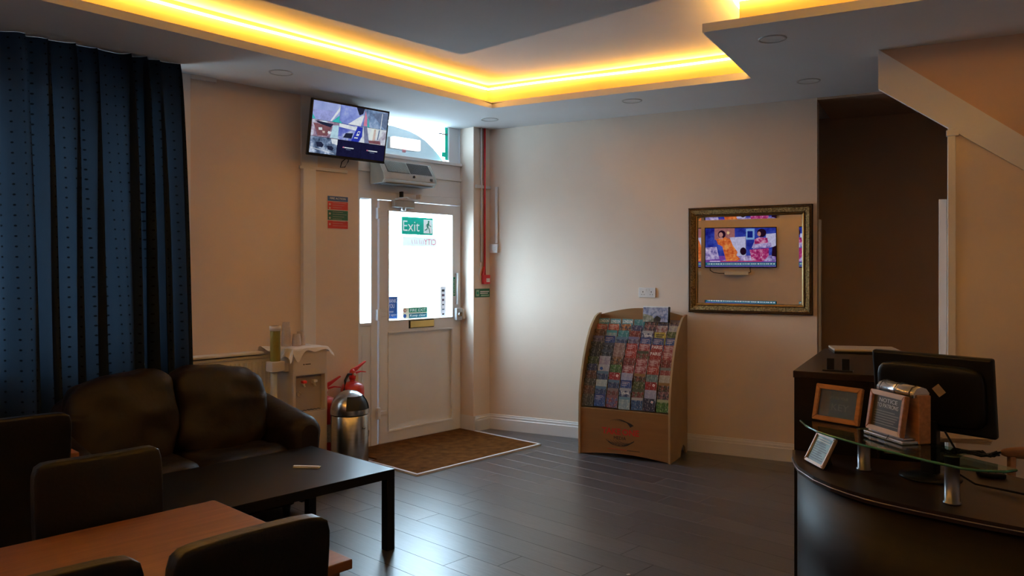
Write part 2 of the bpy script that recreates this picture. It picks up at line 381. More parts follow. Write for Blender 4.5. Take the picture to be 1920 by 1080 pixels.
# ------------------------------------------------------------------ structure: floor
def clip(poly, p0, nrm):
    out = []
    for i in range(len(poly)):
        a, b = poly[i], poly[(i + 1) % len(poly)]
        da = (Vector(a) - p0).dot(nrm); db = (Vector(b) - p0).dot(nrm)
        if da >= 0: out.append(a)
        if (da >= 0) != (db >= 0):
            t = da / (da - db); out.append(tuple(Vector(a) + (Vector(b) - Vector(a)) * t))
    return out
ground = MB()
ground.prism([tuple(PA(*q)[:2]) for q in ((-9, 0), (9, 0), (9, 8), (-9, 8))], 'z', -.06, -.012, underlay)
floor = struct(ground.obj('floor'))
out = MB(); out.box(-14, 14, 0, 10, -.3, -.06, pave)
struct(out.obj('pavement_outside', loc=PA(0, -.1), rot=(0, 0, ROTA)))
PW, PL = .190, 1.285
row = 0; vis = 0
for k in range(-1, 30):
    u0 = -1.0 + k * PW + .04
    off = random.choice((0, .33, .62, .81, .47)) * PL + (k % 3) * .21
    for j in range(-2, 8):
        v0 = j * PL - off % PL - .1
        pl = [(u0 + .0009, v0 + .0009), (u0 + PW - .0009, v0 + .0009), (u0 + PW - .0009, v0 + PL - .0009), (u0 + .0009, v0 + PL - .0009)]
        P = [tuple(PA(a, b)[:2]) for a, b in pl]
        P = clip(P, Vector((D0 + NN * .205)), NN)
        if P: P = clip(P, Vector((C0 + WW * -.005)), WW)
        if len(P) < 3: continue
        cx = sum(p[0] for p in P) / len(P); cy = sum(p[1] for p in P) / len(P)
        # keep the boards that can be seen or glimpsed from a step to the side
        if not (3.1 < cy < 8.2 and abs(cx / cy) < .72): continue
        if cx > 2.6: continue
        area = abs(sum(P[i][0] * P[(i + 1) % len(P)][1] - P[(i + 1) % len(P)][0] * P[i][1] for i in range(len(P)))) / 2
        if area < .004: continue
        mb = MB(); L2 = [tuple(( (p[0] - cx) * math.cos(-ROTA + math.pi / 2) - (p[1] - cy) * math.sin(-ROTA + math.pi / 2), (p[0] - cx) * math.sin(-ROTA + math.pi / 2) + (p[1] - cy) * math.cos(-ROTA + math.pi / 2))) for p in P]
        ins = []
        c2 = Vector((0, 0))
        n_ = len(L2); lo = [mb.bm.verts.new((*p, -.010)) for p in L2]; mid = [mb.bm.verts.new((*p, -.0005)) for p in L2]
        hi = []
        for p in L2:
            d = Vector(p); hi.append(mb.bm.verts.new((p[0] - math.copysign(min(.0006, abs(p[0])), p[0]), p[1] - math.copysign(min(.0006, abs(p[1])), p[1]), 0)))
        mb.bm.faces.new(hi)
        for i in range(n_):
            mb.bm.faces.new([lo[i], lo[(i + 1) % n_], mid[(i + 1) % n_], mid[i]]); mb.bm.faces.new([mid[i], mid[(i + 1) % n_], hi[(i + 1) % n_], hi[i]])
        bmesh.ops.recalc_face_normals(mb.bm, faces=mb.bm.faces)
        mb.obj('plank', floor_ms[random.randrange(4)], floor, (cx, cy, 0), (0, 0, ROTA - math.pi / 2)); vis += 1
# plain boards beyond what the camera can see
rest = MB()
rest.prism([tuple(p[:2]) for p in (PB(-.1, .0), PA(6.02, .2), PA(6.02, 7.5), PB(7.6, -.95), PB(2.3, -.95), PB(2.3, 0))], 'z', -.0118, -.0112, floor_ms[0])
o = rest.obj('board_layer', parent=floor); o['kind'] = 'stuff'

# ------------------------------------------------------------------ structure: walls
def wall(name, parts, m, rot, loc, extra=None):
    mb = MB()
    for p in parts: mb.box(*p, m)
    return struct(mb.obj(name, loc=loc, rot=(0, 0, rot)))
# frame A: local x = -u, y = -v ; frame B: local x = s, y = -w
ZT = 3.30
def abox(u0, u1, v0, v1, z0, z1): return (-u1, -u0, -v1, -v0, z0, z1)
def bbox(s0, s1, w0, w1, z0, z1): return (s0, s1, -w1, -w0, z0, z1)
A0 = PA(0, 0); B0 = PB(0, 0)
TR = 2.913
wa = wall('wall_left', [abox(-.40, -.012, -.12, .21, 0, ZT), abox(-.012, 1.32, -.12, .21, TR + .03, ZT), abox(1.32, 2.86, -.12, .21, 0, ZT),
      abox(2.86, 5.36, -.12, .21, 0, .98), abox(2.86, 5.36, -.12, .21, 2.62, ZT), abox(2.86, 2.95, -.12, .21, .98, 2.62), abox(3.33, 3.52, -.12, .21, .98, 2.62), abox(5.36, 6.12, -.12, .21, 0, ZT)], cream, ROTA, A0)
wbm = wall('wall_right', [bbox(-.40, 2.985, -.12, 0, 0, ZT)], cream, ROTB, B0)
wall('wall_back', [abox(6.0, 6.12, .0, 7.62, 0, ZT)], cream, ROTA, A0)
wall('wall_near', [abox(-6.2, 6.12, 7.5, 7.62, 0, ZT)], cream, ROTA, A0)
wall('wall_hall', [bbox(2.2, 7.6, -1.07, -.95, 0, ZT), bbox(2.2, 2.3, -.95, -.12, 0, ZT), bbox(7.5, 7.6, -.95, 1.3, 0, ZT)], hall_m, ROTB, B0)
mb = MB()
mb.prism([(3.50, ZT), (3.50, 2.72), (3.92, 2.42), (7.5, -.165), (7.5, ZT)], 'y', -1.245, -1.15, peach_m)
upper = struct(mb.obj('wall_stair_upper', loc=B0, rot=(0, 0, ROTB)))
mb = MB(); mb.prism([(3.915, 0), (7.0, 0), (7.0, .15), (3.915, 2.373)], 'y', -1.252, -1.14, cream)
struct(mb.obj('wall_stair_lower', loc=B0, rot=(0, 0, ROTB)))
mb = MB(); sl = (2.32 - 2.913) / .75
mb.prism([(3.50, 2.913), (3.50, 2.669), (6.9, 2.669 - .724 * 3.4), (6.9, 2.913 + sl * 3.4)], 'y', -1.274, -1.235, ceil_m)
struct(mb.obj('trim_stair_stringer', loc=B0, rot=(0, 0, ROTB)))
struct(MB().box(2.985, 7.5, .0, .95, 2.896, TR + .01, hall_m).obj('ceiling_hall', loc=B0, rot=(0, 0, ROTB)))  # hall ceiling slab, its darkness carried by the colour
# ceiling bulkhead with the tray cut out
tray = [(-.171, 6.633), (1.71, 5.60), (1.095, 4.512), (2.95, 3.50), (2.3, 2.2), (-.92, .42), (-3.4, 2.75)]
outer = [tuple(p[:2]) for p in (PB(-.35, -.06), PA(6.05, -.06), PA(6.05, 7.55), PB(7.55, -1.0), PB(2.25, -1.0), PB(2.25, -.06))]
def slab_with_hole(name, outer, hole, z0, z1, m, m_edge):
    polys = [[Vector((*p, 0)) for p in outer]] + ([[Vector((*p, 0)) for p in hole]] if hole else [])
    tri = tessellate_polygon(polys); flat = [p for q in polys for p in q]; mb = MB(); bm = mb.bm
    lo = [bm.verts.new((p.x, p.y, z0)) for p in flat]; hi = [bm.verts.new((p.x, p.y, z1)) for p in flat]
    a = mb.mi(m); b = mb.mi(m_edge)
    for t in tri:
        bm.faces.new([lo[i] for i in t]); bm.faces.new([hi[i] for i in t][::-1])
    k = 0
    for q in polys:
        n = len(q)
        for i in range(n): bm.faces.new([lo[k + i], lo[k + (i + 1) % n], hi[k + (i + 1) % n], hi[k + i]]).material_index = b
        k += n
    bmesh.ops.recalc_face_normals(bm, faces=bm.faces)
    return mb
ceiling = struct(slab_with_hole('ceiling', outer, tray, TR, 2.963, ceil_m, ceil_m).obj('ceiling'))
def offset(poly, d):
    n = len(poly); res = []; ar = sum(poly[i][0] * poly[(i + 1) % n][1] - poly[(i + 1) % n][0] * poly[i][1] for i in range(n)); sg = 1 if ar > 0 else -1
    for i in range(n):
        a, b, c = Vector(poly[i - 1]), Vector(poly[i]), Vector(poly[(i + 1) % n])
        e1 = (b - a).normalized(); e2 = (c - b).normalized(); n1 = Vector((e1.y, -e1.x)) * sg; n2 = Vector((e2.y, -e2.x)) * sg
        h = (n1 + n2).normalized(); res.append(tuple(b + h * d / max(.3, h.dot(n1))))
    return res
cv = offset(tray, .17); cv2 = offset(tray, .20)
mb = MB()
for i in range(len(cv)):
    j = (i + 1) % len(cv); z0, z1 = 2.955, 3.165
    a, b, c, d = cv[i], cv[j], cv2[j], cv2[i]
    q = [mb.bm.verts.new((*p, z)) for z in (z0, z1) for p in (a, b, c, d)]
    for f in ((0, 1, 5, 4), (1, 2, 6, 5), (2, 3, 7, 6), (3, 0, 4, 7), (4, 5, 6, 7), (3, 2, 1, 0)): mb.bm.faces.new([q[t] for t in f])
bmesh.ops.recalc_face_normals(mb.bm, faces=mb.bm.faces)
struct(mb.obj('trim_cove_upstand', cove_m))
struct(slab_with_hole('x', cv2, None, 3.155, 3.195, ceil_m, ceil_m).obj('ceiling_upper'))
mb = MB(); mb.prism([tuple(p[:2]) for p in (PA(-.9, -.12), PA(6.15, -.12), PA(6.15, 7.65), PA(-6.3, 7.65), PB(7.7, -1.1), PB(-.5, -1.1))], 'z', ZT, ZT + .1, ceil_m)
struct(mb.obj('roof_slab'))
mb = MB(); mb.prism([tuple(p[:2]) for p in (PA(1.684, 1.85), PA(5.0, 1.85), PA(5.0, 4.7), PA(1.684, 4.7))], 'z', 2.955, 3.155, ceil_m)
struct(mb.obj('ceiling_centre_panel'))
# small split in the fascia at the corner of the tray
mb = MB(); c = Vector(tray[0])
d1 = (Vector(tray[-1]) - c).normalized(); d2 = (Vector(tray[1]) - c).normalized(); nrm_in = (d1 + d2).normalized()
cc = c + nrm_in * .004
pts = [(*(cc + d1 * .16), 2.958), (*(cc + d1 * .05), 2.952), (*cc, 2.946), (*(cc + d2 * .14), 2.957), (*cc, 2.953), (*(cc + d1 * .05), 2.957)]
mb.bm.faces.new([mb.bm.verts.new(p) for p in pts]); mb.obj('crack', dark_void, ceiling)
# amber LED rope lying in the cove
rope = offset(tray, .148); pts = []
for i in range(len(rope)):
    a, b = Vector(rope[i]), Vector(rope[(i + 1) % len(rope)]); n = max(2, int((b - a).length / .06)); e = (b - a).normalized(); pr = Vector((e.y, -e.x))
    for k in range(n):
        q = a + (b - a) * (k / n); t = (k + i * 31) * .06
        w_ = noise.noise(Vector((t * 1.4, i * 7.3, 0)))
        pts.append((q.x + pr.x * w_ * .012, q.y + pr.y * w_ * .012, 3.116 + .012 * noise.noise(Vector((t * .9 + 5, i * 3, 2)))))
o = MB().tube(pts, .0085, led_m, 6, closed=True).obj('led_rope'); tag(o, 'amber glowing light rope hidden in the ceiling cove', 'light')

# baseboards, boxing, trunking
def skirting(name, length, loc, rot, h=.145, split=None):
    prof = [(0, 0), (-.022, 0), (-.022, h * .70), (-.017, h * .74), (-.017, h * .86), (-.012, h * .9), (-.010, h * .985), (-.004, h), (0, h)]
    return struct(MB().prism(prof, 'x', 0, length, white_t).obj(name, loc=loc, rot=(0, 0, rot)))
skirting('baseboard_right', 2.985 + .07, PB(-.07, 0), ROTB)
skirting('baseboard_left', .235, PA(-.012, .21), ROTA)
skirting('baseboard_reveal', .232, PA(-.0115, .232), ROTA + math.pi / 2)
bs = skirting('baseboard_stair', 3.0, PB(3.93, 1.252), ROTB)
struct(MB().box(*abox(1.755, 1.868, .21, .255, 0, 2.335), white_t, bev=.004).obj('trim_pipe_boxing', loc=A0, rot=(0, 0, ROTA)))
struct(MB().box(*abox(1.72, 1.868, .21, .225, 2.36, TR), white_t, bev=.003).obj('trim_boxing_upper', loc=A0, rot=(0, 0, ROTA)))
# right hand door casings of the hall
mb = MB(); mb.box(3.876, 3.918, -1.276, -1.15, 0, 2.392, white_t, bev=.003); mb.box(3.868, 3.935, -1.283, -1.25, 2.345, 2.380, white_t, bev=.003)
struct(mb.obj('trim_casing_stair', loc=B0, rot=(0, 0, ROTB)))
struct(MB().box(3.83, 3.874, -1.15, -1.06, 0, 1.98, white_t, bev=.003).obj('trim_casing_inner', loc=B0, rot=(0, 0, ROTB)))
struct(MB().box(2.986, 3.004, .075, .118, 0, 1.95, white_t, bev=.003).obj('trim_casing_hall', loc=B0, rot=(0, 0, ROTB)))
# cable trunking things
def trunk_box(name, label, boxes, rot, loc):
    mb = MB()
    for b in boxes: mb.box(*b, white_p, bev=.003)
    return tag(mb.obj(name, loc=loc, rot=(0, 0, rot)), label, 'cable cover')
trunk_box('cable_trunking', 'white horizontal cable trunking above the fire notice beside the screen', [abox(1.44, 1.885, .212, .232, 2.335, 2.36)], ROTA, A0)
trunk_box('cable_trunking', 'short white trunking crossing the red pipe in the corner by the door', [abox(-.232, -.03, .212, .228, 2.33, 2.362)], ROTA, A0)
trunk_box('cable_trunking', 'thin white vertical trunking above the wall switch by the corner', [(.052, .080, -.018, -.002, 1.80, 2.35)], ROTB, B0)
t = thing('fire_alarm_conduit', 'thin red conduit running down the corner to the red call point', 'pipe', PA(-.147, .226))
MB().tube([(0, 0, 2.912), (0, 0, 1.48)], .0105, red_p, 10).obj('conduit', parent=t)
t2 = tag(MB().tube([(0, 0, 2.912), (0, 0, 1.62)], .009, white_p, 10).obj('white_conduit', loc=PA(-.105, .222)), 'white conduit just left of the red conduit in the corner', 'pipe')
o = tag(MB().tube([(0, 0, 1.60), (.012, -.005, 1.56), (-.018, -.008, 1.50), (.0, -.004, 1.45), (.02, 0, 1.45)], .0035, white_p, 6).obj('loose_wire', loc=PA(-.08, .222), rot=(0, 0, ROTA)), 'loose white wire looping beside the red fire call point', 'wire')

# ------------------------------------------------------------------ structure: entrance door frame and transom
dr = struct(bpy.data.objects.new('door_1', None)); COL.objects.link(dr); dr.location = A0; dr.rotation_euler = (0, 0, ROTA)
mb = MB(); F = lambda *a, **k: mb.box(*abox(*a), upvc, bev=.004, **k)
F(-.012, .0, -.06, .03, 0, TR)                       # right post
F(-.012, .125, -.05, .012, 2.25, TR)
F(.985, 1.055, -.06, .03, 0, 2.45)                   # mullion between leaf and side light
F(1.17, 1.32, -.06, .03, 0, TR)
F(-.012, 1.32, -.06, .035, 2.165, 2.235)             # head over the leaf
F(-.012, 1.32, -.05, .028, 2.235, 2.40)
F(-.012, 1.32, -.06, .045, 2.40, 2.425)
F(-.012, 1.32, -.05, .028, 2.425, 2.545)
F(-.012, 1.32, -.06, .055, 2.545, 2.575)             # transom sill
F(1.055, 1.17, -.06, .02, 0, 1.06); F(1.055, 1.17, -.06, .035, 1.06, 1.085)
F(1.055, 1.17, -.06, .03, 2.165, 2.24)
F(1.075, 1.15, .02, .03, .12, .98)
mb.obj('frame', parent=dr)
MB().box(*abox(1.055, 1.17, -.02, -.012, 1.08, 2.17), glass).obj('pane', parent=dr)
MB().box(*abox(.115, 1.18, -.02, -.012, 2.57, TR), glass).obj('pane', parent=dr)
# arched board behind the transom pane
arc = [(.100, 2.545), (.139, 2.577), (.20, 2.635), (.278, 2.699), (.377, 2.762), (.475, 2.803), (.57, 2.828), (.756, 2.850), (.95, 2.850), (1.16, 2.83), (1.18, 2.545)]
frost = vinyl('frosted_board', (.80, .86, .90), .02)
mb = MB(); mb.bm.faces.new([mb.bm.verts.new((-u, .04, z)) for u, z in arc]); mb.obj('arched_board', frost, dr)
for (u0, u1, z0, z1, m_) in ((.105, .165, 2.63, TR, green_iron), (-.01, .25, 2.905, 2.918, grey_iron)):
    pass
g = thing('window_strips', 'green strips crossing on the arched transom light over the door', 'window strips', A0, ROTA)
gstrip = vinyl('green_glass_strip', (.0, .55, .36), .016)
def quad(u0, u1, z0, z1, v): return [(-u1, -v, z0), (-u0, -v, z0), (-u0, -v, z1), (-u1, -v, z1)]
MB().poly(quad(.118, .162, 2.60, 2.912, -.006), gstrip).obj('strip', parent=g)
MB().poly(quad(.135, .20, 2.625, 2.672, -.0064), gstrip).obj('strip', parent=g)
MB().box(*abox(.128, .24, -.008, -.003, 2.838, 2.850), grey_iron).obj('crossbar', parent=g)
# the leaf
leaf = bpy.data.objects.new('leaf', None); COL.objects.link(leaf); leaf.parent = dr
mb = MB()
def LB(*a, bev=.005): mb.box(*abox(*a), upvc, bev=bev)
LB(.004, .106, -.035, .045, .012, 2.160); LB(.884, .978, -.035, .045, .012, 2.160)
LB(.10, .89, -.035, .045, 2.072, 2.160); LB(.10, .89, -.035, .045, .985, 1.092); LB(.10, .89, -.035, .045, .012, .118)
for a in ((.106, .118, .03, .052, .118, .985), (.872, .884, .03, .052, .118, .985), (.106, .884, .03, .052, .106, .124), (.106, .884, .03, .052, .98, .994),
          (.106, .116, .03, .054, 1.09, 2.075), (.876, .884, .03, .054, 1.09, 2.075), (.106, .884, .03, .054, 1.085, 1.096), (.106, .884, .03, .054, 2.068, 2.078)): LB(*a, bev=.003)
mb.box(*abox(.10, .89, -.01, .018, .11, .99), upvc)
mb.obj('leaf_frame', parent=leaf)
MB().box(*abox(.11, .88, -.004, .002, 1.09, 2.075), glass).obj('leaf_pane', parent=leaf)
mb = MB()
for z in (2.04, 1.15, .285): mb.box(*abox(.975, 1.01, .03, .066, z - .05, z + .05), upvc, bev=.006); mb.box(*abox(.90, .99, .045, .056, z - .018, z + .018), upvc, bev=.004)
h = mb.obj('hinges', parent=leaf)
# door furniture
t = thing('letter_plate', 'brass letter plate on the white entrance door', 'letterbox', PA(.498, .045, 1.049), ROTA)
MB().box(-.150, .150, -.006, .0, -.037, .037, ink_k, bev=.002).obj('surround', parent=t)
MB().box(-.138, .146, -.014, -.006, -.030, .030, brass, bev=.003).obj('flap', parent=t)
t = thing('door_closer', 'silver grey door closer at the top of the entrance door', 'door closer', PA(.735, .045, 2.105), ROTA)
MB().box(-.115, .115, -.055, 0, -.002, .062, mat('closer_grey', (.45, .47, .48), .4, .3), bev=.006).obj('closer_body', parent=t)
MB().lathe([(.0, -.03), (.022, -.028), (.024, 0)], alu, c=(0, -.03, 0)).obj('spindle', parent=t)
mb = MB(); mb.box(-.005, .175, -.075, -.055, .078, .09, alu, bev=.003, M=Matrix.Rotation(R(8), 4, 'Y')); mb.obj('arm', parent=t)
mb = MB(); mb.box(-.12, .02, -.10, -.08, .082, .092, alu, bev=.003, M=Matrix.Rotation(R(-9), 4, 'Y')); mb.obj('arm', parent=t)
MB().box(.155, .175, -.085, -.02, .085, .125, alu, bev=.003).obj('bracket', parent=t)
MB().box(-.04, -.02, -.06, -.02, .09, .14, black_pl, bev=.003).obj('bracket', parent=t)
t = thing('door_lock', 'white and silver lock case at the right edge of the door', 'lock', PA(.05, .045, 1.12), ROTA)
MB().box(-.045, .03, -.045, 0, -.06, .06, mat('lock_grey', (.48, .50, .53), .4), bev=.008).obj('lock_case', parent=t)
MB().lathe([(0, -.012), (.02, -.012), (.022, .0), (.022, .02)], alu, M=Matrix.Translation((-.01, -.045, 0)) @ Matrix.Rotation(R(90), 4, 'X')).obj('knob', parent=t)
MB().box(.03, .085, -.05, -.005, -.05, .05, white_p, bev=.008).obj('keep', parent=t)
MB().tube([(.07, -.05, .045), (.075, -.065, .0), (.06, -.06, -.055), (.05, -.05, -.09)], .006, alu, 8).obj('latch_chain', parent=t)
t = thing('push_bar', 'white vertical push bar with a green strip beside the glass', 'push bar', PA(.062, .047, 1.365), ROTA)
MB().tube([(0, -.022, -.15), (0, -.022, .15)], .011, white_p, 12).obj('bar', parent=t)
for z in (.13, -.15): MB().box(-.012, .012, -.022, .002, z, z + .02, white_p, bev=.003).obj('mount', parent=t)
mb = MB(); mb.box(-.045, -.016, -.004, -.0015, -.07, .11, green_s); p = mb.obj('green_strip', parent=t)
mb = MB()
for k in range(8): mb.box(-.038 + (k % 2) * .003, -.024, -.005, -.0042, -.055 + k * .019, -.046 + k * .019, ink_w)
mb.obj('print', parent=t)

# ------------------------------------------------------------------ signs on the door
def sign(name, label, cat, u, v, z, w, h, m, thick=.0025, frame='A', s=None, group=None):
    loc = PA(u, v, z) if frame == 'A' else PB(u, v, z)
    t = thing(name, label, cat, loc, ROTA if frame == 'A' else ROTB, group)
    MB().box(-w / 2, w / 2, -thick, 0, -h / 2, h / 2, m, bev=.0006, seg=1).obj('panel', parent=t); return t
T = .0026
def film(parent, name, w, h, m, texts=(), rects=(), x=0, z=0, y=-.0012, letter=None):
    """a thin film with its lettering and fields left open, and the lettering as a film of its own in the same plane"""
    cu = bpy.data.curves.new('film', 'CURVE'); cu.dimensions = '2D'; cu.fill_mode = 'BOTH'; cu.resolution_u = 3
    lt = bpy.data.curves.new('film', 'CURVE'); lt.dimensions = '2D'; lt.fill_mode = 'BOTH'; lt.resolution_u = 3
    def rect(c, x0, x1, z0, z1):
        sp = c.splines.new('POLY'); sp.points.add(3)
        for p, q in zip(sp.points, ((x0, z0), (x1, z0), (x1, z1), (x0, z1))): p.co = (*q, 0, 1)
        sp.use_cyclic_u = True
    rect(cu, -w / 2, w / 2, -h / 2, h / 2)
    for r_ in rects: rect(cu, *r_)
    for body, tw, th_, tx, tz, bold in texts:
        fc = bpy.data.curves.new('t', 'FONT'); fc.body = body; fc.offset = bold
        fo = bpy.data.objects.new('t', fc); COL.objects.link(fo); dg = bpy.context.evaluated_depsgraph_get(); dg.update()
        me = bpy.data.meshes.new_from_object(fo.evaluated_get(dg)); xs = [v.co.x for v in me.vertices]; ys = [v.co.y for v in me.vertices]
        x0, x1, y0, y1 = min(xs), max(xs), min(ys), max(ys); kx = tw / (x1 - x0); ky = th_ / (y1 - y0)
        tc = fo.to_curve(dg)
        f = lambda p: (tx + (p[0] - (x0 + x1) / 2) * kx, tz + (p[1] - (y0 + y1) / 2) * ky, 0)
        for sp in tc.splines:
            for c in (cu, lt):
                ns = c.splines.new('BEZIER'); ns.bezier_points.add(len(sp.bezier_points) - 1); ns.use_cyclic_u = True
                for a_, b_ in zip(ns.bezier_points, sp.bezier_points):
                    a_.handle_left_type = a_.handle_right_type = 'FREE'
                    a_.co = f(b_.co); a_.handle_left = f(b_.handle_left); a_.handle_right = f(b_.handle_right)
        fo.to_curve_clear(); bpy.data.objects.remove(fo)
    res = []
    for c, mm, nm in ((cu, m, name), (lt, letter or film_white, 'lettering')):
        if not len(c.splines): continue
        fo = bpy.data.objects.new('t', c); COL.objects.link(fo); dg = bpy.context.evaluated_depsgraph_get(); dg.update()
        me = bpy.data.meshes.new_from_object(fo.evaluated_get(dg)); bpy.data.objects.remove(fo)
        b2 = bmesh.new(); b2.from_mesh(me)
        for v in b2.verts: v.co = (x + v.co.x, y, z + v.co.y)
        mb = MB(); mb.merge(b2, mm); res.append(mb.obj(nm, parent=parent))
    return res
film_white = vinyl('film_white', (.9, .95, .92), .03)
film_cream = vinyl('film_cream', (.9, .86, .66), .014)
film_blue = vinyl('film_blue', (.02, .09, .32), .012)
film_teal = vinyl('film_teal', (.01, .16, .22), .012)
film_green = vinyl('film_green', (.0, .24, .12), .012)
film_grey = vinyl('film_grey', (.85, .80, .82), .016)
def gsign(name, label, u, v, z, cat='sign'): return thing(name, label, cat, PA(u, v, z), ROTA)
GY = -.0005
t = gsign('exit_sign', 'green Exit sign with running man on the door glass', .51, .003, 1.950)
film(t, 'panel', .375, .162, vinyl('exit_green', (.0, .50, .36), .018), [('Exit', .205, .105, -.072, -.002, .035)], [(.075, .178, -.064, .064)], y=GY)
mb = MB(); mb.poly([(.075, GY, -.064), (.178, GY, -.064), (.178, GY, .064), (.075, GY, .064)], film_white); mb.obj('white_field', parent=t)
mb = MB(); y_ = GY - .0012
def stroke(mb, pts, w, m, y):
    for (x0, z0), (x1, z1) in zip(pts, pts[1:]):
        d = Vector((x1 - x0, z1 - z0)); l = d.length; n = Vector((-d.y, d.x)) / l * w / 2; e = d / l * w * .3
        a = [(x0 + n.x - e.x, y, z0 + n.y - e.y), (x1 + n.x + e.x, y, z1 + n.y + e.y), (x1 - n.x + e.x, y, z1 - n.y + e.y), (x0 - n.x - e.x, y, z0 - n.y - e.y)]
        mb.poly(a[::-1], m)
def disc(mb, x, z, r_, m, y, sx=1, n=16): mb.poly([(x + r_ * sx * math.cos(-2 * math.pi * k / n), y, z + r_ * math.sin(-2 * math.pi * k / n)) for k in range(n)][::-1], m)
disc(mb, .135, .046, .010, green_s, y_)
stroke(mb, [(.132, .03), (.122, -.002)], .018, green_s, y_); stroke(mb, [(.131, .027), (.112, .018), (.106, .002)], .007, green_s, y_)
stroke(mb, [(.133, .027), (.148, .008), (.164, .002)], .007, green_s, y_); stroke(mb, [(.122, -.004), (.112, -.028), (.090, -.034)], .009, green_s, y_)
stroke(mb, [(.124, -.004), (.142, -.022), (.150, -.058)], .009, green_s, y_)
mb.obj('running_figure', parent=t)
t = gsign('thank_you_sticker', 'blue sticker reading THANK YOU at lower left of the door glass', .813, .003, 1.205)
film(t, 'panel', .140, .200, film_blue, [('THANK', .115, .036, 0, .062, .01), ('YOU', .070, .036, 0, .015, .01), ('Please', .065, .022, -.01, -.033, 0), ('call again', .110, .026, .0, -.066, 0)], y=GY, letter=film_grey)
t = gsign('fire_exit_sign', 'two line FIRE EXIT Keep clear sign low on the door glass', .535, .003, 1.148)
film(t, 'panel', .292, .104, film_cream, [], [(-.075, .142, .004, .046), (-.075, .142, -.046, -.004)], y=GY)
film(t, 'green_band', .217, .042, film_green, [('FIRE EXIT', .19, .026, 0, 0, .01)], x=.0335, z=.025, y=GY)
film(t, 'teal_band', .217, .042, film_teal, [('Keep clear', .19, .028, 0, 0, .01)], x=.0335, z=-.025, y=GY)
mb = MB(); disc(mb, -.122, .026, .016, ink_r, GY - .001); disc(mb, -.122, .026, .010, film_cream, GY - .0014); disc(mb, -.124, -.024, .018, blue_s, GY - .001)
mb.obj('pictograms', parent=t)
t = gsign('payment_sticker', 'tall pale sticker column with small card marks on door glass', .1925, .003, 1.24)
film(t, 'panel', .070, .290, film_grey, y=GY)
for k, (w_, c_) in enumerate(((.035, ink_k), (.034, mat('plum_ink', (.12, .04, .08), .5)), (.026, mat('plum_ink', (0, 0, 0))), (.022, ink_k), (.03, mat('slate_ink', (.12, .14, .18), .5)), (.024, ink_k))):
    mb = MB(); z = .108 - k * .045; y1 = GY - .001; e_ = .011 - (k > 2) * .005
    mb.poly([(-w_ / 2, y1, z - e_), (w_ / 2, y1, z - e_), (w_ / 2, y1, z + e_), (-w_ / 2, y1, z + e_)], c_)
    mb.obj('card_mark', parent=t)
t = thing('window_lettering', 'faint red reversed word CITY on the door glass under Exit', 'lettering', PA(.478, .0035, 1.806), ROTA)
for o in film(t, 'glare_backing', .41, .085, vinyl('white_backing', (.95, .97, 1.0), .056), [('CITY', .150, .058, -.120, 0, .02)], y=GY, letter=vinyl('city_film', (.90, .16, .20), .016)): o.scale = (-1, 1, 1)  # film behind the word is added to hold back the bright sky
mb = MB(); fade = vinyl('pale_red_film', (.95, .62, .66), .030)
for k, x in enumerate((-.01, .012, .036, -.045, -.068, -.10)): stroke(mb, [(x, .018 - .004 * (k % 2)), (x + .008, -.022)], .006, fade, GY - .0004)
mb.obj('faded_strokes', parent=t)
# fire action notice on the wall left of the door
t = sign('fire_action_notice', 'small fire action notice in blue, red and green under the hanging screen', 'sign', 1.525, .213, 2.010, .198, .268, ink_w)
for nm, z0, z1, m_ in (('blue_band', .092, .132, blue_s), ('red_band', .022, .089, red_s), ('green_band', -.062, .018, mat('dull_green', (.01, .11, .07), .5)), ('red_band', -.130, -.066, red_s)):
    MB().box(-.097, .097, -T - .0006, -T, z0, z1, m_).obj(nm, parent=t)
text_mb('FIRE ACTION', .15, .016, ink_w, 0, -T - .0008, .114).obj('lettering', parent=t)
mb = MB()
for k in range(11):
    z = .078 - k * .0185; mb.box(-.05, .085 - (k * 37 % 5) * .012, -T - .001, -T - .0007, z - .0012, z + .0012, mat('soft_print', (.55, .45, .45), .6))
for z in (.065, .035, -.01, -.045, -.095): disc(mb, -.077, z, .009, mat('soft_print', (0, 0, 0)), -T - .0011)
mb.obj('small_print', parent=t)
# fire call point, green sign and switch in the corner
t = thing('fire_call_point', 'red fire alarm call point on the corner pilaster', 'alarm', PA(-.160, .212, 1.452), ROTA)
MB().box(-.044, .044, -.035, 0, -.044, .044, red_p, bev=.005).obj('housing', parent=t)
MB().box(-.012, .034, -.0365, -.0345, -.026, .012, paper).obj('glass_panel', parent=t)
MB().prism([(-.05, .04), (-.02, .13), (.0, .04)], 'y', -.02, -.002, red_p).obj('gland', parent=t)
t = sign('green_safety_sign', 'dark green safety sign below the red call point', 'sign', -.127, .212, 1.322, .200, .082, mat('deep_green', (.01, .13, .06), .5))
mb = MB(); mb.box(-.085, -.045, -T - .0006, -T, -.03, .03, mat('sign_mint', (.3, .5, .35), .5)); mb.box(-.03, .09, -T - .0006, -T, .008, .018, ink_w); mb.box(-.03, .075, -T - .0006, -T, -.008, .0, ink_w); mb.box(-.02, .09, -T - .0006, -T, -.032, -.016, mat('sign_mint', (0, 0, 0)))
disc(mb, -.065, .0, .014, green_s, -T - .001); mb.obj('print', parent=t)
t = thing('wall_switch', 'small white surface switch beside the corner by the door', 'switch', PB(.045, .0, 1.752), ROTB)
MB().box(-.043, .043, -.034, 0, -.043, .043, white_p, bev=.004).obj('back_box', parent=t)
MB().box(-.022, .022, -.039, -.033, -.018, .018, white_p, bev=.002).obj('rocker', parent=t)
t = thing('wall_socket', 'white double power socket on the cream wall above the leaflet rack', 'socket', PB(1.584, 0, 1.346), ROTB)
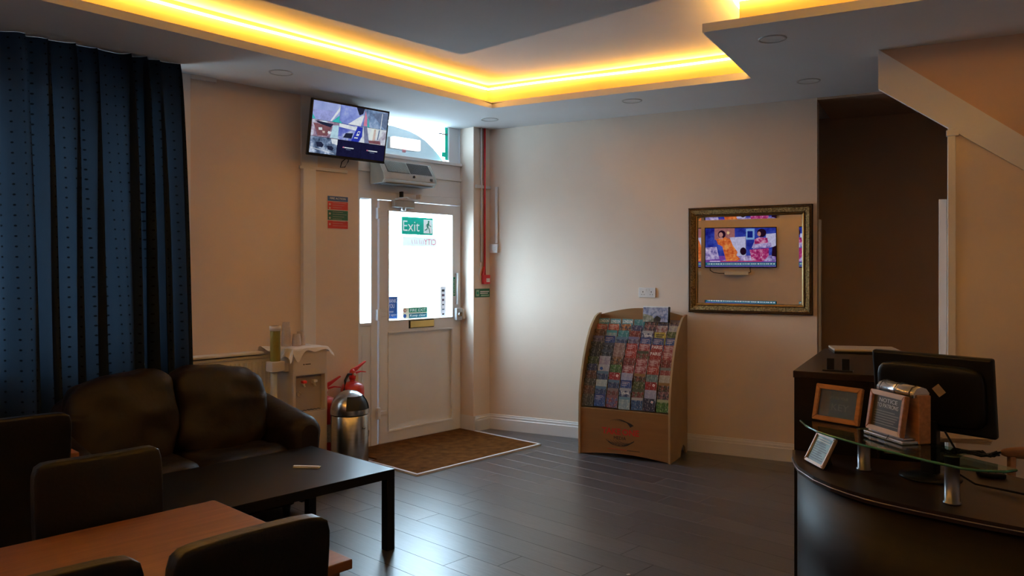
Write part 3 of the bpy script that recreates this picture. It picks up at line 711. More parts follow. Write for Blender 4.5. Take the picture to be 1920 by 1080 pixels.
MB().box(-.076, .076, -.010, 0, -.043, .043, white_p, bev=.003).obj('faceplate', parent=t)
mb = MB()
for x in (-.038, .038):
    mb.box(x - .003, x + .003, -.0112, -.0098, .0, .012, ink_k); mb.box(x - .014, x - .007, -.0112, -.0098, -.020, -.015, ink_k); mb.box(x + .007, x + .014, -.0112, -.0098, -.020, -.015, ink_k)
mb.obj('pin_holes', parent=t)['kind'] = 'stuff'
mb = MB()
for x in (-.014, .014): mb.box(x - .006, x + .006, -.0135, -.0098, .012, .03, white_p, bev=.001)
mb.obj('rocker', parent=t)
# ------------------------------------------------------------------ heater over the door, emergency light
t = thing('door_air_heater', 'pale grey door air heater with slotted grille above the entrance', 'heater', PA(.775, .04, 2.395), ROTA)
prof = [(0, .10), (-.10, .105), (-.178, -.010), (-.195, -.065), (-.165, -.098), (0, -.098)]
MB().prism(prof, 'x', -.285, .285, mat('heater_shell', (.52, .55, .55), .4), bev=.004).obj('casing', parent=t)
MB().prism([(y * 1.02, z * 1.03) for y, z in prof], 'x', -.300, -.283, mat('heater_end', (.60, .68, .66), .4), bev=.003).obj('end_cap', parent=t)
MB().prism([(y * 1.02, z * 1.03) for y, z in prof], 'x', .283, .300, mat('heater_end', (0, 0, 0)), bev=.003).obj('end_cap', parent=t)
mb = MB(); mb.prism([(-.104, .096), (-.172, -.004), (-.176, -.002), (-.108, .098)], 'x', -.24, .0, grille_d)
mb.obj('grille_backing', parent=t)
mb = MB()
for k in range(18): x = -.235 + k * .0135; mb.prism([(-.106, .098), (-.174, -.002), (-.181, .002), (-.113, .102)], 'x', x, x + .0045, mat('heater_end', (0, 0, 0)))
mb.obj('louvres', parent=t)['kind'] = 'stuff'
mb = MB()
for k in range(22): x = .015 + k * .0115; mb.prism([(-.106, .097), (-.174, -.003), (-.178, .0), (-.110, .100)], 'x', x, x + .003, grille_d)
mb.obj('slots', parent=t)['kind'] = 'stuff'
mb = MB(); mb.prism([(-.02, -.099), (-.172, -.099), (-.172, -.103), (-.02, -.103)], 'x', -.26, .27, grille_d); mb.obj('outlet', parent=t)
MB().lathe([(0, -.004), (.011, -.004), (.012, .004)], grille_d, 16, M=Matrix.Translation((.03, -.198, -.03)) @ Matrix.Rotation(R(90), 4, 'X')).obj('badge', parent=t)
MB().box(.225, .25, -.197, -.185, -.055, -.03, grille_d, bev=.002).obj('switch', parent=t)
t = thing('emergency_light', 'lit white emergency light box above the door heater', 'light', PA(.687, .0, 2.685), ROTA)
MB().box(-.165, .165, -.03, .01, -.052, .052, white_p, bev=.006).obj('base', parent=t)
MB().box(-.16, .16, -.075, -.03, -.050, .050, elight, bev=.01).obj('diffuser', parent=t)
MB().box(-.018, .012, -.04, -.02, -.075, -.05, mat('pink_tag', (.6, .25, .3), .5), bev=.002).obj('tag_label', parent=t)
# bracket lamp peeking above the hanging screen
t = thing('bulkhead_lamp', 'small rounded lamp housing at the ceiling above the hanging screen', 'light', PA(1.33, .235, 2.86), ROTA)
MB().lathe([(0, .02), (.03, .018), (.042, 0), (.042, -.03)], grey_iron, 20, M=Matrix.Rotation(R(90), 4, 'X')).obj('housing', parent=t)
MB().lathe([(0, .035), (.02, .032), (.03, .015)], white_p, 20, M=Matrix.Rotation(R(90), 4, 'X')).obj('lens', parent=t)

# ------------------------------------------------------------------ window and curtain
wn = struct(bpy.data.objects.new('window_1', None)); COL.objects.link(wn); wn.location = A0; wn.rotation_euler = (0, 0, ROTA)
mb = MB()
for a in ((2.86, 2.93, -.08, -.02, .98, 2.62), (5.29, 5.36, -.08, -.02, .98, 2.62), (2.86, 5.36, -.08, -.02, .98, 1.05), (2.86, 5.36, -.08, -.02, 2.55, 2.62), (4.08, 4.14, -.08, -.02, .98, 2.62), (2.86, 5.36, -.075, -.025, 2.0, 2.05)):
    mb.box(*abox(*a), upvc, bev=.004)
mb.obj('window_frame', parent=wn)
MB().box(*abox(2.90, 5.32, -.055, -.048, 1.02, 2.58), glass).obj('pane', parent=wn)
MB().box(*abox(2.82, 5.40, .20, .25, .945, .98), white_t, bev=.006).obj('window_sill', parent=wn)
cu = thing('curtain', 'floor length navy curtain with small dark dots over the window', 'curtain', A0, ROTA)
def curt(a, b):
    z = 2.912 - b * 2.86
    u = 2.90 + a * 2.50 - (1 - a) * .10 * b ** .7
    a2 = a + .030 * noise.noise(Vector((a * 12, 2, .3 * b))) + .010 * noise.noise(Vector((a * 29, 5, b * .8)))
    wob = .5 * noise.noise(Vector((a * 5, b * .8, 1))) ; ph = a2 * 2 * math.pi * 19 + 7.0 * wob + 2.6 * math.sin(a * 9)
    amp = (.030 + .032 * b ** .5) * (.8 + 1.2 * noise.noise(Vector((a * 11, 0, 4))))
    v = .43 + amp * math.sin(ph) + .016 * math.sin(ph * 2.13 + 1.3) * (.3 + b) + .02 * noise.noise(Vector((a * 24, b * 2.2, 7)))
    return (-(u + .046 * math.cos(ph + .6) * (.45 + b ** .5 * .6)), -v, z)
MB().grid(curt, 520, 44, curtain_m, uv=lambda a, b: (a * 4.0, b * 2.86)).obj('drape', parent=cu)
struct(MB().box(*abox(2.745, 2.835, .21, .224, .99, 2.912), white_t, bev=.003).obj('trim_window_side', loc=A0, rot=(0, 0, ROTA)))
struct(MB().box(*abox(2.56, 2.745, .21, .235, 2.885, 2.913), white_t, bev=.003).obj('trim_window_head', loc=A0, rot=(0, 0, ROTA)))
# radiator under the shelf
t = thing('radiator', 'white ribbed radiator behind the sofa and water cooler', 'radiator', PA(2.60, .21), ROTA)
mb = MB(); mb.box(-.43, .43, -.075, -.04, .16, .895, white_t, bev=.006)
mb.obj('panel', parent=t)
mb = MB()
for k in range(26): x = -.415 + k * .033; mb.prism([(x, -.076), (x + .006, -.084), (x + .018, -.084), (x + .024, -.076)], 'z', .19, .868, white_t)
o = mb.obj('ribs', parent=t); o['kind'] = 'stuff'
MB().box(-.435, .435, -.09, -.01, .895, .915, white_t, bev=.004).obj('top_grille', parent=t)
mb = MB(); mb.box(-.3, -.25, -.04, 0, .3, .8, white_t); mb.box(.25, .3, -.04, 0, .3, .8, white_t); mb.box(-.3, -.26, -.07, -.04, 0, .17, white_t); mb.box(.26, .3, -.07, -.04, 0, .17, white_t); mb.obj('bracket', parent=t)
o = tag(MB().box(-.42, .36, -.115, 0, .925, .945, white_t, bev=.006).obj('radiator_shelf', loc=PA(2.60, .211), rot=(0, 0, ROTA)), 'thin white shelf on the wall just above the radiator', 'shelf')

# ------------------------------------------------------------------ downlights
k = 0
for (x, y), lab in (((-1.599, 5.429), 'round ceiling downlight nearest the curtain'), ((-.204, 7.129), 'round ceiling downlight in the corner over the red pipe'), ((.97, 6.339), 'round ceiling downlight above the socket and leaflet rack'),
                    ((1.539, 4.637), 'large looking round downlight beside the lit ceiling step'), ((2.146, 5.675), 'round ceiling downlight just before the hall opening')):
    t = thing('downlight', 'unlit ' + lab, 'light', (x, y, TR), 0, 'unlit ceiling downlights')
    MB().lathe([(.070, -.001), (.072, -.005), (.080, -.005), (.083, 0)], lamp_ring, 32).obj('ring', parent=t)
    MB().lathe([(0, -.0015), (.071, -.0015)], lens_m, 32).obj('lens', parent=t)
t = thing('downlight', 'dark recessed downlight in the hall ceiling under the stairs', 'light', (2.961, 6.3, TR), 0, 'unlit ceiling downlights')
MB().lathe([(.04, -.001), (.045, -.006), (.06, -.006), (.062, 0)], grey_iron, 24).obj('ring', parent=t)
MB().lathe([(0, -.0015), (.041, -.0015)], dark_void, 24).obj('lens', parent=t)
# ------------------------------------------------------------------ CCTV screen on the wall
t = thing('hanging_monitor', 'flat screen showing nine security camera pictures above the fire notice', 'screen', PA(1.545, .40, 2.640), ROTA)
t.rotation_euler = (R(-9), 0, ROTA)
t.rotation_euler = (Matrix.Rotation(ROTA, 4, 'Z') @ Matrix.Rotation(R(10), 4, 'X')).to_euler()
SW, SH = .735, .432
MB().box(-SW / 2, SW / 2, -.012, .012, -SH / 2, SH / 2, black_pl, bev=.004).obj('bezel', parent=t)
MB().box(-SW * .36, SW * .36, .012, .055, -SH * .38, SH * .32, black_pl, bev=.012).obj('back_cover', parent=t)
mb = MB(); mb.box(-.07, .07, .05, .075, -.07, .07, black_pl, bev=.004); mb.box(-.03, .03, .07, .18, -.03, .03, black_pl, bev=.004); mb.obj('wall_mount', parent=t)
MB().tube([(.02, .02, -.20), (-.02, .03, -.24), (-.015, .05, -.285), (.02, .04, -.28), (.04, .03, -.23), (.035, .02, -.2)], .004, black_pl, 6).obj('cable', parent=t)
sx0, sx1, sz0, sz1 = -SW / 2 + .014, SW / 2 - .014, -SH / 2 + .02, SH / 2 - .014
cols = [sx0 + (sx1 - sx0) * f for f in (0, .345, .668, 1)]; rows = [sz1 + (sz0 - sz1) * f for f in (0, .36, .68, 1)]
E1 = 1.1
tiles = [('pale blue forecourt', (.30, .38, .75), (.42, .50, .88), (.75, .85, 1.0), 4), ('deep blue yard', (.06, .09, .45), (.30, .38, .85), (.75, .85, 1), 3), ('grey street', (.10, .16, .30), (.25, .38, .62), (.55, .7, .95), 9),
         ('reception room', (.05, .03, .08), (.45, .32, .45), (.75, .85, 1), 11), ('blue parking', (.05, .08, .45), (.18, .22, .70), (.8, .9, 1), 9), ('bright hallway', (.25, .18, .30), (.75, .80, .9), (.9, 1, .95), 7),
         ('car park', (.03, .05, .10), (.20, .28, .45), (.75, .85, 1), 16)]
def cell(r_, c_, y=-.0128): return cols[c_] + .0012, cols[c_ + 1] - .0012, rows[r_ + 1] + .0012, rows[r_] - .0012
n_ = 0
for r_ in range(3):
    for c_ in range(3):
        x0, x1, z0, z1 = cell(r_, c_)
        if n_ < 7 and not (r_ == 2 and c_ > 0): nm, a, b, c, s_ = tiles[n_]; m_ = screen_mat('cctv_' + nm.replace(' ', '_'), a, b, c, s_, E1)
        else: m_ = glow('cctv_off', (.012, .012, .05), 1)
        MB().box(x0, x1, -.0135, -.0122, z0, z1, m_).obj('picture_tile', parent=t); n_ += 1
def shapes(name, items, parent, y):
    mb = MB()
    for k, (m_, pts) in enumerate(items):
        yy = y - k * .00012; mb.poly([(x, yy, z) for x, z in pts], m_)
    bmesh.ops.recalc_face_normals(mb.bm, faces=mb.bm.faces)
    return mb.obj(name, parent=parent)
def cp(r_, c_, pts):
    x0, x1, z0, z1 = cell(r_, c_); return [(x0 + (x1 - x0) * a, z1 + (z0 - z1) * b) for a, b in pts]
gw = lambda n, c, s=E1: glow('px_' + n, c, s)
white_g, dark_g, teal_g, blue_g, pink_g = gw('white', (.85, .92, 1)), gw('dark', (.02, .025, .06)), gw('teal', (.05, .55, .55)), gw('blue', (.03, .05, .50)), gw('pink', (.75, .25, .4))
grey_g, brown_g, tan_g = gw('grey', (.16, .22, .36)), gw('brown', (.25, .10, .12)), gw('tan', (.70, .55, .50))
items = [(gw('lilac', (.38, .42, .82)), cp(0, 0, [(0, .5), (1, .38), (.75, .98), (0, .98)])), (white_g, cp(0, 0, [(1, .1), (1, .35), (.72, .98), (.66, .98)])), (teal_g, cp(0, 0, [(1, .6), (1, 1), (.72, 1)])),
         (teal_g, cp(0, 0, [(0, .72), (.12, .98), (0, .98)])), (dark_g, cp(0, 1, [(.65, 0), (1, 0), (.95, .3), (.8, .42)])), (white_g, cp(0, 1, [(.95, .35), (1, .4), (.9, 1), (.35, 1)])), (teal_g, cp(0, 1, [(0, .85), (.12, 1), (0, 1)])),
         (grey_g, cp(0, 2, [(.3, .2), (1, 0), (1, .98), (.9, .98)])), (pink_g, cp(0, 2, [(.03, .1), (.12, .5), (.14, .95), (.0, .95)])), (teal_g, cp(0, 2, [(.14, .5), (.17, .5), (.24, 1), (.18, 1)])), (white_g, cp(0, 2, [(.74, .1), (.76, .1), (.75, 1), (.72, 1)])),
         (brown_g, cp(1, 0, [(.05, .2), (.75, .3), (.6, .9), (.25, .95)])), (dark_g, cp(1, 0, [(.08, .05), (.8, .12), (.7, .35), (.3, .22)])), (white_g, cp(1, 0, [(.25, .45), (.38, .42), (.4, .58), (.27, .6)])), (tan_g, cp(1, 0, [(.4, .62), (.5, .62), (.5, .75), (.42, .75)])), (white_g, cp(1, 0, [(.62, .58), (.74, .62), (.7, .78), (.6, .72)])),
         (gw('ice', (.55, .8, .95)), cp(1, 0, [(.78, .2), (1, .15), (1, .98), (.7, .98)])),
         (white_g, cp(1, 1, [(0, 0), (.95, .1), (.7, .32), (0, .22)])), (dark_g, cp(1, 1, [(.3, .55), (.6, .5), (.55, .85), (.2, .85)])), (blue_g, cp(1, 1, [(.76, .05), (.98, .05), (.98, .6), (.85, 1), (.55, 1)])),
         (white_g, cp(1, 1, [(.80, .32), (.90, .32), (.84, .62), (.73, .62)])), (blue_g, cp(1, 1, [(.81, .37), (.88, .37), (.85, .5), (.78, .5)])), (white_g, cp(1, 1, [(.68, .72), (.82, .72), (.8, .8), (.65, .8)])), (white_g, cp(1, 1, [(1, .6), (1, 1), (.88, 1)])),
         (gw('shade', (.22, .25, .42)), cp(1, 2, [(0, 0), (.15, 0), (.3, 1), (.1, 1)])), (tan_g, cp(1, 2, [(.46, .05), (.54, .05), (.54, .8), (.42, .8)])), (grey_g, cp(1, 2, [(.66, .05), (.71, .05), (.66, .7), (.62, .7)])), (brown_g, cp(1, 2, [(.25, .8), (.75, .75), (.8, .98), (.3, .98)])),
         (dark_g, cp(2, 0, [(.2, .32), (.4, .28), (.5, .45), (.45, .62), (.25, .58)])), (dark_g, cp(2, 0, [(.62, .48), (.8, .46), (.88, .6), (.82, .75), (.66, .7)])), (white_g, cp(2, 0, [(.75, 0), (1, 0), (1, .35), (.8, .3)])), (white_g, cp(2, 0, [(0, .66), (.9, .9), (.9, .92), (0, .69)]))]
for c_ in (1, 2):
    items += [(pink_g, cp(2, c_, [(.22, .40), (.28, .40), (.28, .47), (.22, .47)])), (white_g, cp(2, c_, [(.29, .41), (.68, .41), (.68, .47), (.29, .47)])), (grey_g, cp(2, c_, [(.36, .53), (.56, .53), (.56, .56), (.36, .56)]))]
shapes('camera_pictures', items, t, -.0138)

# ------------------------------------------------------------------ mirror
t = thing('wall_mirror', 'large wall mirror in an ornate gold and brown frame', 'mirror', PB(2.456, 0, 1.628), ROTB)
MW, MH, OW, OH = .836, .722, 1.000, .886
def frame_side(name, pts_outer, pts_inner, label=None):
    prof = [(0, .0), (0, -.030), (.10, -.038), (.16, -.030), (.22, -.030), (.30, -.040), (.62, -.028), (.72, -.022), (.80, -.028), (.9, -.026), (1.0, -.014), (1.0, 0)]
    mb = MB()
    mats_ = [dark_gold, dark_gold, gold_lip, dark_gold, gold, gold, gold, dark_gold, gold_lip, gold_lip, gold_lip]
    for k in range(len(prof) - 1):
        (a, ya), (b, yb) = prof[k], prof[k + 1]
        q = []
        for (o_, i_) in ((pts_outer[0], pts_inner[0]), (pts_outer[1], pts_inner[1])):
            for tt, yy in ((a, ya), (b, yb)): q.append((o_[0] + (i_[0] - o_[0]) * tt, yy, o_[1] + (i_[1] - o_[1]) * tt))
        mb.poly([q[0], q[1], q[3], q[2]], mats_[k])
    bmesh.ops.recalc_face_normals(mb.bm, faces=mb.bm.faces)
    mb.obj(name, parent=t)
oc = [(-OW / 2, -OH / 2), (OW / 2, -OH / 2), (OW / 2, OH / 2), (-OW / 2, OH / 2)]; ic = [(-MW / 2, -MH / 2), (MW / 2, -MH / 2), (MW / 2, MH / 2), (-MW / 2, MH / 2)]
for k in range(4): frame_side('frame_side', (oc[k], oc[(k + 1) % 4]), (ic[k], ic[(k + 1) % 4]))
BV = .024; x1, z1 = MW / 2, MH / 2; x0, z0 = x1 - BV, z1 - BV; y0 = -.012
MB().poly([(-x0, y0, -z0), (x0, y0, -z0), (x0, y0, z0), (-x0, y0, z0)], mirror_m).obj('mirror_glass', parent=t)
th, tv = math.tan(R(2.2)) * BV, math.tan(R(2.7)) * BV
mb = MB()   # bevelled border, ground at a slight angle to the sheet
mb.poly([(-x0, y0, z0), (x0, y0, z0), (x0, y0 - tv, z1), (-x0, y0 - tv, z1)], mirror_m)
mb.poly([(-x0, y0 - tv, -z1), (x0, y0 - tv, -z1), (x0, y0, -z0), (-x0, y0, -z0)], mirror_m)
mb.poly([(x0, y0, -z0), (x1, y0 - th, -z0), (x1, y0 - th, z0), (x0, y0, z0)], mirror_m)
mb.poly([(-x1, y0 - th, -z0), (-x0, y0, -z0), (-x0, y0, z0), (-x1, y0 - th, z0)], mirror_m)
for sx in (-1, 1):
    for sz in (-1, 1):
        q = [(sx * x0, y0, sz * z0), (sx * x1, y0 - th, sz * z0), (sx * x1, y0 - (th + tv) / 2, sz * z1), (sx * x0, y0 - tv, sz * z1)]
        mb.poly(q if sx * sz > 0 else q[::-1], mirror_m)
mb.obj('bevelled_edge', parent=t)
MB().box(-x1, x1, -.006, 0, -z1, z1, dark_gold).obj('backing', parent=t)

# ------------------------------------------------------------------ television on the back wall, seen in the mirror
t = thing('wall_television', 'television with a talk show picture, seen reflected in the mirror', 'television', PA(5.955, 2.856, 1.912), ROTA - math.pi / 2)
t.rotation_euler = (0, 0, ROTA + math.pi / 2)
TW, TH = 1.15, .672
MB().box(-TW / 2, TW / 2, -.03, .0, -TH / 2, TH / 2, black_pl, bev=.004).obj('bezel', parent=t)
MB().box(-.3, .3, .0, .036, -.18, .18, black_pl, bev=.006).obj('wall_mount', parent=t)
TE = 1.0
g_ = lambda n, c: glow('show_' + n, c, TE)
def TV(pts): return [(-(-TW / 2 + .014 + (TW - .028) * a), TH / 2 - .014 - (TH - .03) * b) for a, b in pts]  # as the mirror shows it
def ell(cx, cz, rx, rz, n=18): return [(cx + rx * math.cos(2 * math.pi * k / n), cz + rz * math.sin(2 * math.pi * k / n)) for k in range(n)]
MB().poly([(x, -.0302, z) for x, z in TV([(0, 0), (1, 0), (1, 1), (0, 1)])], screen_mat('show_backdrop', (.01, .01, .22), (.03, .05, .42), (.08, .12, .6), 5, TE)).obj('screen', parent=t)
orange_g, mag_g, hair_g, skin_g, sofa_g, purple_g, wood_g, sky_g, lil_g = (screen_mat('show_orange', (.55, .08, .02), (.85, .20, .05), (1, .45, .12), 14, TE), screen_mat('show_magenta', (.20, .01, .08), (.55, .04, .22), (.85, .55, .75), 16, TE),
    g_('hair', (.02, .005, .02)), g_('skin', (.62, .28, .25)), g_('sofa', (.62, .60, .88)), g_('purple', (.22, .07, .42)), g_('wood', (.42, .16, .16)), g_('sky', (.25, .45, .85)), screen_mat('show_lilac', (.12, .10, .35), (.45, .35, .70), (.8, .7, .95), 18, TE))
items = [(purple_g, TV([(0, .72), (1, .70), (1, .92), (0, .92)])), (wood_g, TV([(.13, 0), (.42, 0), (.42, .3), (.13, .3)])), (g_('amberlamp', (.9, .6, .3)), TV(ell(.325, .12, .02, .04))),
         (sky_g, TV([(.58, .02), (.70, .02), (.70, .30), (.58, .30)])), (g_('navybox', (.01, .02, .25)), TV([(.60, .08), (.675, .08), (.675, .25), (.60, .25)])), (sofa_g, TV([(.35, .24), (.58, .22), (.58, .75), (.42, .75)])), (sofa_g, TV([(.86, .16), (1, .14), (1, .5), (.86, .48)])),
         (lil_g, TV([(.0, .5), (.16, .48), (.2, .8), (0, .82)])), (lil_g, TV([(.45, .72), (.98, .7), (1, .86), (.2, .86)])),
         (g_('lilacseat', (.55, .45, .68)), TV([(.70, .34), (.90, .32), (.93, .50), (.66, .52)])),
         (orange_g, TV([(.19, .26), (.27, .22), (.36, .30), (.40, .48), (.34, .50), (.22, .46)])), (orange_g, TV([(.24, .46), (.40, .46), (.46, .62), (.42, .84), (.30, .86), (.27, .66)])), (orange_g, TV([(.40, .62), (.50, .80), (.44, .86), (.38, .84)])), (orange_g, TV([(.15, .28), (.2, .28), (.24, .46), (.18, .42)])),
         (hair_g, TV(ell(.235, .16, .055, .105))), (skin_g, TV(ell(.222, .17, .03, .065))), (skin_g, TV([(.2, .24), (.25, .24), (.25, .29), (.2, .28)])),
         (hair_g, TV(ell(.80, .13, .065, .11))), (skin_g, TV(ell(.765, .155, .024, .06))), (mag_g, TV([(.70, .30), (.76, .24), (.88, .26), (.90, .46), (.70, .48)])), (lil_g, TV([(.68, .42), (.93, .38), (.94, .50), (.68, .54)])), (mag_g, TV([(.63, .56), (.90, .52), (.90, .72), (.82, .86), (.66, .84)])),
         (hair_g, TV(ell(.54, .60, .045, .10))), (hair_g, TV([(.573, .1), (.577, .1), (.577, .82), (.573, .82)])), (hair_g, TV([(.95, .5), (1, .46), (1, .74), (.94, .72)])),
         (g_('ticker', (.02, .16, .24)), TV([(0, .885), (1, .885), (1, .965), (0, .965)])), (g_('tickerlow', (.15, .12, .45)), TV([(0, .965), (1, .965), (1, 1), (0, 1)])), (g_('bar', (.75, .6, .85)), TV([(.06, .845), (.21, .845), (.21, .87), (.06, .87)])), (g_('redbar', (.5, .05, .15)), TV([(.22, .845), (.8, .845), (.8, .87), (.22, .87)]))]
x = .03
while x < .97:
    w_ = random.uniform(.008, .03); items.append((g_('print', (.7, .75, .8)), TV([(x, .912), (x + w_, .912), (x + w_, .94), (x, .94)]))); x += w_ + random.uniform(.006, .014)
mb = MB()
for k, (m_, pts) in enumerate(items): mb.poly([(x, -.0306 - k * .00015, z) for x, z in pts], m_)
bmesh.ops.recalc_face_normals(mb.bm, faces=mb.bm.faces); mb.obj('programme_picture', parent=t)
t = thing('set_top_box', 'small white set top box on the wall under the television', 'box', PA(5.992, 2.79, 1.485), ROTA + math.pi / 2)
MB().box(-.19, .19, -.16, 0, -.03, .03, white_p, bev=.006).obj('box_shell', parent=t)
MB().tube([(-.19, -.1, 0), (-.27, -.1, .0), (-.36, -.06, .01), (-.42, -.04, .05), (-.42, -.03, .09)], .006, black_pl, 6).obj('cable', parent=t)
MB().tube([(.19, -.1, 0), (.23, -.1, .02), (.22, -.05, .09)], .006, black_pl, 6).obj('cable', parent=t)
# the mirror flips left and right: put the long cable on the side the reflection shows
for ch in t.children:
    if ch.name.startswith('cable'): ch.scale = (-1, 1, 1)

# ------------------------------------------------------------------ entrance mat
t = thing('entrance_mat', 'brown coir entrance mat with a white metal edge at the door', 'mat', PA(.0, .0), ROTA)
mb = MB(); mb.box(*abox(.008, 1.31, .045, 1.055, -.006, .012), coir, bev=.003); mb.box(*abox(1.30, 1.40, .46, 1.055, -.006, .012), coir, bev=.003); mb.obj('coir_pile', parent=t)
MB().box(*abox(-.006, 1.405, 1.052, 1.075, -.004, .016), white_t, bev=.003).obj('edging', parent=t)
MB().box(*abox(-.008, .012, .24, 1.075, -.004, .016), white_t, bev=.003).obj('edging', parent=t)
MB().box(*abox(1.39, 1.412, .46, 1.075, -.004, .016), white_t, bev=.003).obj('edging', parent=t)
MB().box(*abox(.0, 1.0, -.04, .046, -.005, .011), alu, bev=.002).obj('threshold', parent=t)

# ------------------------------------------------------------------ leaflet rack
RS0, RW = 1.163, .795
t = rack = thing('leaflet_rack', 'curved beech leaflet rack with red TAKE ONE lettering against the cream wall', 'rack', PB(RS0 + RW / 2, .065), ROTB)
def sp(w): return -(w - .065)
prof = [(.065, .0), (.105, 0), (.13, .055), (.18, .085), (.24, .055), (.27, 0), (.55, 0), (.552, .20), (.551, .39), (.543, .50), (.525, .60), (.497, .70), (.46, .80), (.42, .885), (.375, .96), (.32, 1.035), (.255, 1.095), (.19, 1.14), (.13, 1.16), (.075, 1.165), (.065, 1.165)]
for sd in (-1, 1):
    x = sd * (RW / 2 - .009)
    mb = MB(); mb.prism([(sp(w), z) for w, z in prof], 'x', x - .0085, x + .0085, beech, bev=.0)
    ei = mb.mi(beech_edge)
    for f in mb.bm.faces:
        if abs(f.normal.x) < .5: f.material_index = ei
    mb.obj('side_panel', parent=t)
n = 22; low = [(-RW / 2 + .018 + (RW - .036) * k / n, .004 + .030 * math.sin(math.pi * k / n)) for k in range(n + 1)]
mb = MB(); mb.prism(low + [(RW / 2 - .018, .385), (-RW / 2 + .018, .385)], 'y', sp(.542), sp(.526), beech); mb.obj('front_panel', parent=t)
hi_ = [(-RW / 2 + .018 + (RW - .036) * k / n, 1.150 + .062 * math.sin(math.pi * k / n)) for k in range(n + 1)]
mb = MB(); mb.prism(hi_[::-1] + [(-RW / 2 + .018, .05), (RW / 2 - .018, .05)], 'y', sp(.083), sp(.067), beech); mb.obj('back_panel', parent=t)
ztop = [.505, .567, .629, .690, .750, .810, .867, .922, .975, 1.025, 1.072, 1.118]
wtop = [.513, .492, .470, .446, .420, .391, .358, .321, .280, .234, .186, .136]
for z, w in zip(ztop, wtop):
    mb = MB(); mb.box(-RW / 2 + .018, RW / 2 - .018, sp(w + .024), sp(max(.085, w - .05)), z - .118, z - .114, beech_edge); mb.obj('shelf', parent=t)
yf = sp(.5425)
text_mb('TAKE', .165, .052, ink_r, -.105, yf, .215, bold=.03, depth=.0008).obj('lettering', parent=t, label='bold red word TAKE')
text_mb('ONE', .145, .052, ink_r, .062, yf, .215, bold=.03, depth=.0008).obj('lettering', parent=t, label='bold red word ONE')
text_mb('MEDIA', .105, .026, ink_k, -.03, yf, .163, depth=.0008).obj('lettering', parent=t, label='small black word MEDIA')
mb = MB()
def arcs(cx, cz, rx, rz, a0, a1, w0, w1, n=10):
    pts = []; 
    for k in range(n):
        a = R(a0 + (a1 - a0) * k / n); b = R(a0 + (a1 - a0) * (k + 1) / n); w = w0 + (w1 - w0) * k / n
        stroke(mb, [(cx + rx * math.cos(a), cz + rz * math.sin(a)), (cx + rx * math.cos(b), cz + rz * math.sin(b))], w, ink_k, yf - .0006)
for k in range(6): arcs(-.045 + k * .012, .225, .115 - .004 * k + .0, .092 - .004 * k, 128 - 6 * k, 22 + k * 4, .0015, .0065)
for k in range(5): arcs(-.03 + k * .013, .165, .110 - k * .008, .070 - k * .007, -165 + 4 * k, -25, .002, .0060)
for k in range(4): arcs(-.05 - k * .012, .165, .100 - k * .008, .066 - k * .007, -150, -35 - 5 * k, .0035, .0015)
mb.obj('emblem_arcs', parent=t)['kind'] = 'stuff'
mb = MB(); mb.box(-.14, .03, yf - .0008, yf, .068, .071, ink_r)
for k in range(9): mb.box(.035 + k * .012, .043 + k * .012, yf - .0008, yf, .064, .071, ink_k)
mb.obj('small_print', parent=t)
